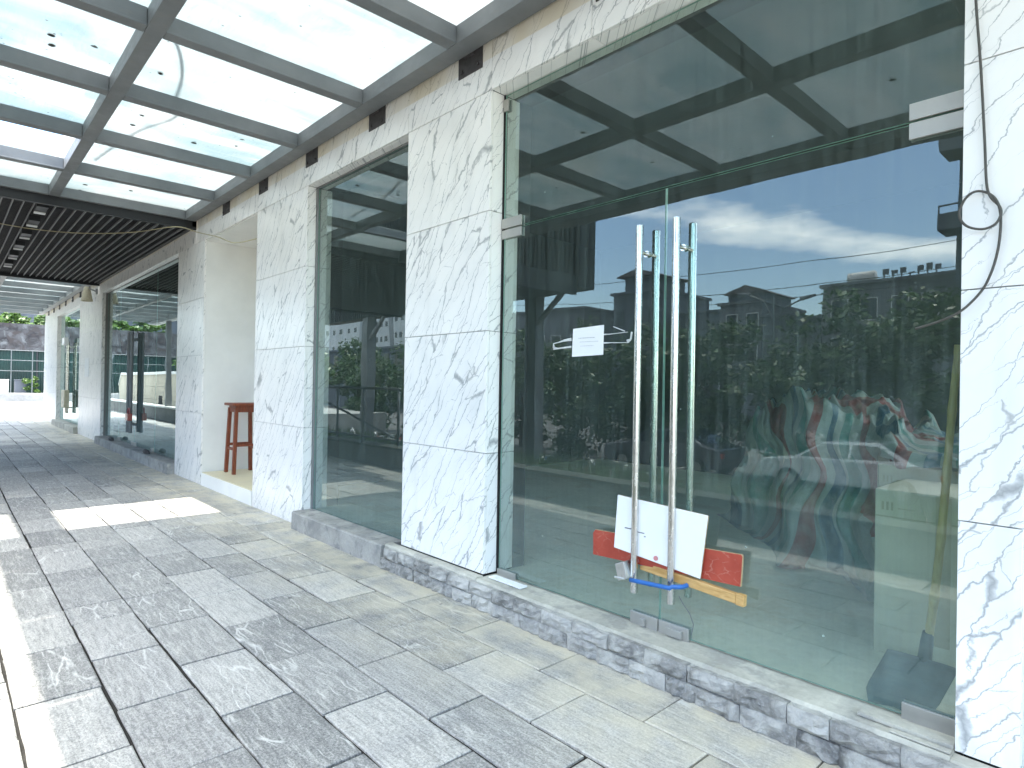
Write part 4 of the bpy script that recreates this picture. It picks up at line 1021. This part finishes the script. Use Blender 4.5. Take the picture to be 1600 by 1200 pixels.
def scooter(x, y, z, a, paint, label):
    t = thing('parked_scooter', (0, 0, 0), label, 'motor scooter', 'scooters parked opposite the tall window')
    m = MB(); m.tube([(-.25, 0, .45), (-.05, 0, .38), (.25, 0, .33), (.45, 0, .45), (.58, 0, .95)], [.07, .10, .07, .09, .06], 10); m.tube([(-.75, 0, .70), (-.4, 0, .62), (-.1, 0, .45)], [.06, .15, .12], 10); m.build('body', M[paint], t, smooth=True)
    m = MB(); m.tube([(-.72, 0, .80), (-.3, 0, .78), (.05, 0, .74)], [.07, .11, .07], 10); m.build('seat', M['tyre'], t, smooth=True)
    m = MB(); m.tube([(.56, -.32, 1.02), (.60, 0, .98), (.56, .32, 1.02)], .018, 8); m.build('handlebar', M['patch'], t)
    m = MB(); m.tube([(.6, 0, .9), (.68, 0, .9)], [.09, .07], 12); m.build('headlight', M['board'], t)
    for px in (-.58, .68):
        mm = MB(); mm.tube([(px+.24*math.cos(6.283*k/18), 0, .29+.24*math.sin(6.283*k/18)) for k in range(18)], .05, 7, closed=True); mm.tube([(px, -.04, .29), (px, .04, .29)], .12, 10); mm.build('wheel', M['tyre'], t, smooth=True)
    m = MB(); m.tube([(.68, .06, .29), (.60, .06, .6), (.57, 0, .9)], .022, 7); m.tube([(.68, -.06, .29), (.60, -.06, .6), (.57, 0, .9)], .022, 7); m.build('fork', M['patch'], t)
    t.location = (x, y, z); t.rotation_euler = (0, 0, a)
random.seed(4)
pn = ['carr', 'carw', 'carg', 'blue', 'carw', 'black', 'carr', 'carw']
cn_ = ['red', 'white', 'grey', 'blue', 'white', 'black', 'red', 'white']
wh = ['at the near end of the line', 'second in the line, next to the red one', 'third in the line', 'fourth in the line', 'fifth in the line, beyond the blue one', 'sixth in the line', 'seventh in the line, beyond the black one', 'at the far end of the line']
sxs = [-7.4, -8.4, -9.4, -10.5, -16.6, -18.0, -19.4, -20.8]
wh = ['nearest the door', 'second from the near end', 'third from the near end', 'fourth from the near end', 'fourth from the far end', 'third from the far end', 'second from the far end', 'at the far end']
for i in range(8): scooter(sxs[i], -8.9+random.uniform(-.25, .25), -1.25, 1.57+random.uniform(-.35, .35), pn[i], cn_[i]+' motor scooter parked opposite the shops, '+wh[i])

# ------------------------------------------------------------------ far end of the walk: hoarding, banner, barrier, greenery
HX = -52
t = thing('site_hoarding', (HX, -2, 0), 'dark green corrugated hoarding at the far end beyond the driveway', 'hoarding')
m = MB(); m.box(HX-.1, HX, -16, 9.5, .3, 3.27); m.build('panel', M['hoard'], t)
m = MB()
for y in (-14, -10, -6, -2, 2, 6): m.box(HX+.002, HX+.08, y, y+.08, .2, 5.0)
m.build('post', M['dslat'], t)
m = MB(); m.box(HX-.02, HX+.12, -16, 9.5, 3.28, 5.05, 0); tag(m.build('faded_banner', M['banner']), 'faded printed banner with blurry dark and pink shapes above the green hoarding', 'banner')
m = MB(); m.box(-49.2, -48.9, -14, 9.9, -.03, .42); m.box(-50.5, -49.2, -14, 9.9, -.03, .5); tag(m.build('kerb_wall', M['drive']), 'long pale concrete kerb wall at the end of the driveway', 'kerb')
t = thing('pipe_barrier', (-49.8, -2, .5), 'grey pipe barrier standing on the kerb in front of the green hoarding', 'railing')
for z in (3.2, 2.57, 1.90):
    m = MB(); cyl(m, (-49.8, -13, z), (-49.8, 9, z), .024, 8); m.build('rail', M['rail'], t)
for y in [.55+1.06*k for k in range(-12, 8)]:
    m = MB(); cyl(m, (-49.8, y, .5), (-49.8, y, 3.2), .028, 8); m.build('post', M['rail'], t)
for k, (y, w_, h_, mt, lb) in enumerate(((-1.6, .9, .9, 'b2', 'grey crate at the foot of the hoarding, leftmost in view'), (-.2, .7, .8, 'cap', 'pale box with a dark mark at the foot of the hoarding'), (.8, .6, .8, 'b3', 'dark bin beside the pale box at the foot of the hoarding'), (2.4, .9, .7, 'cap', 'white sack pile next to the bush at the foot of the hoarding'))):
    m = MB(); m.box(-51.2, -50.6, y, y+w_, .5, .5+h_); m.box(-51.22, -50.58, y-.02, y+w_+.02, .5+h_+.001, .55+h_); tag(m.build('storage_box', M[mt], bevel=.03), lb, 'box')
random.seed(31)
t = thing('small_bush', (-50, 1.6, .5), 'small green bush growing at the foot of the hoarding', 'bush')
m = MB(); leaves(m, (-50.2, 1.7, .95), (.55, .6, .5), 900, .09, clumps=10); m.build('foliage', M['leafb'], t)
for k in range(5):
    y = -8+4.1*k; t = thing('hedge_tree', (-53.5, y, 0), 'sunlit bright green tree rising behind the banner, '+['at the far left', 'second from the left', 'third from the left', 'fourth from the left', 'nearest the marble pier'][k], 'tree', 'sunlit trees behind the banner')
    m = MB(); leaves(m, (-53.9, y, 5.2), (1.5, 2.6, 1.15), 3600, .17, clumps=26); m.build('crown', M['leafb'], t); m = MB(); trunk(m, -53.7, y, 0, 4.3, .15); m.build('trunk', M['bark'], t)
building('dark_roofed_house', -75, -66, -14, 16, 7.4, 'b3', 'dark roofed house peeping over the greenery at the far end', 2, 5)
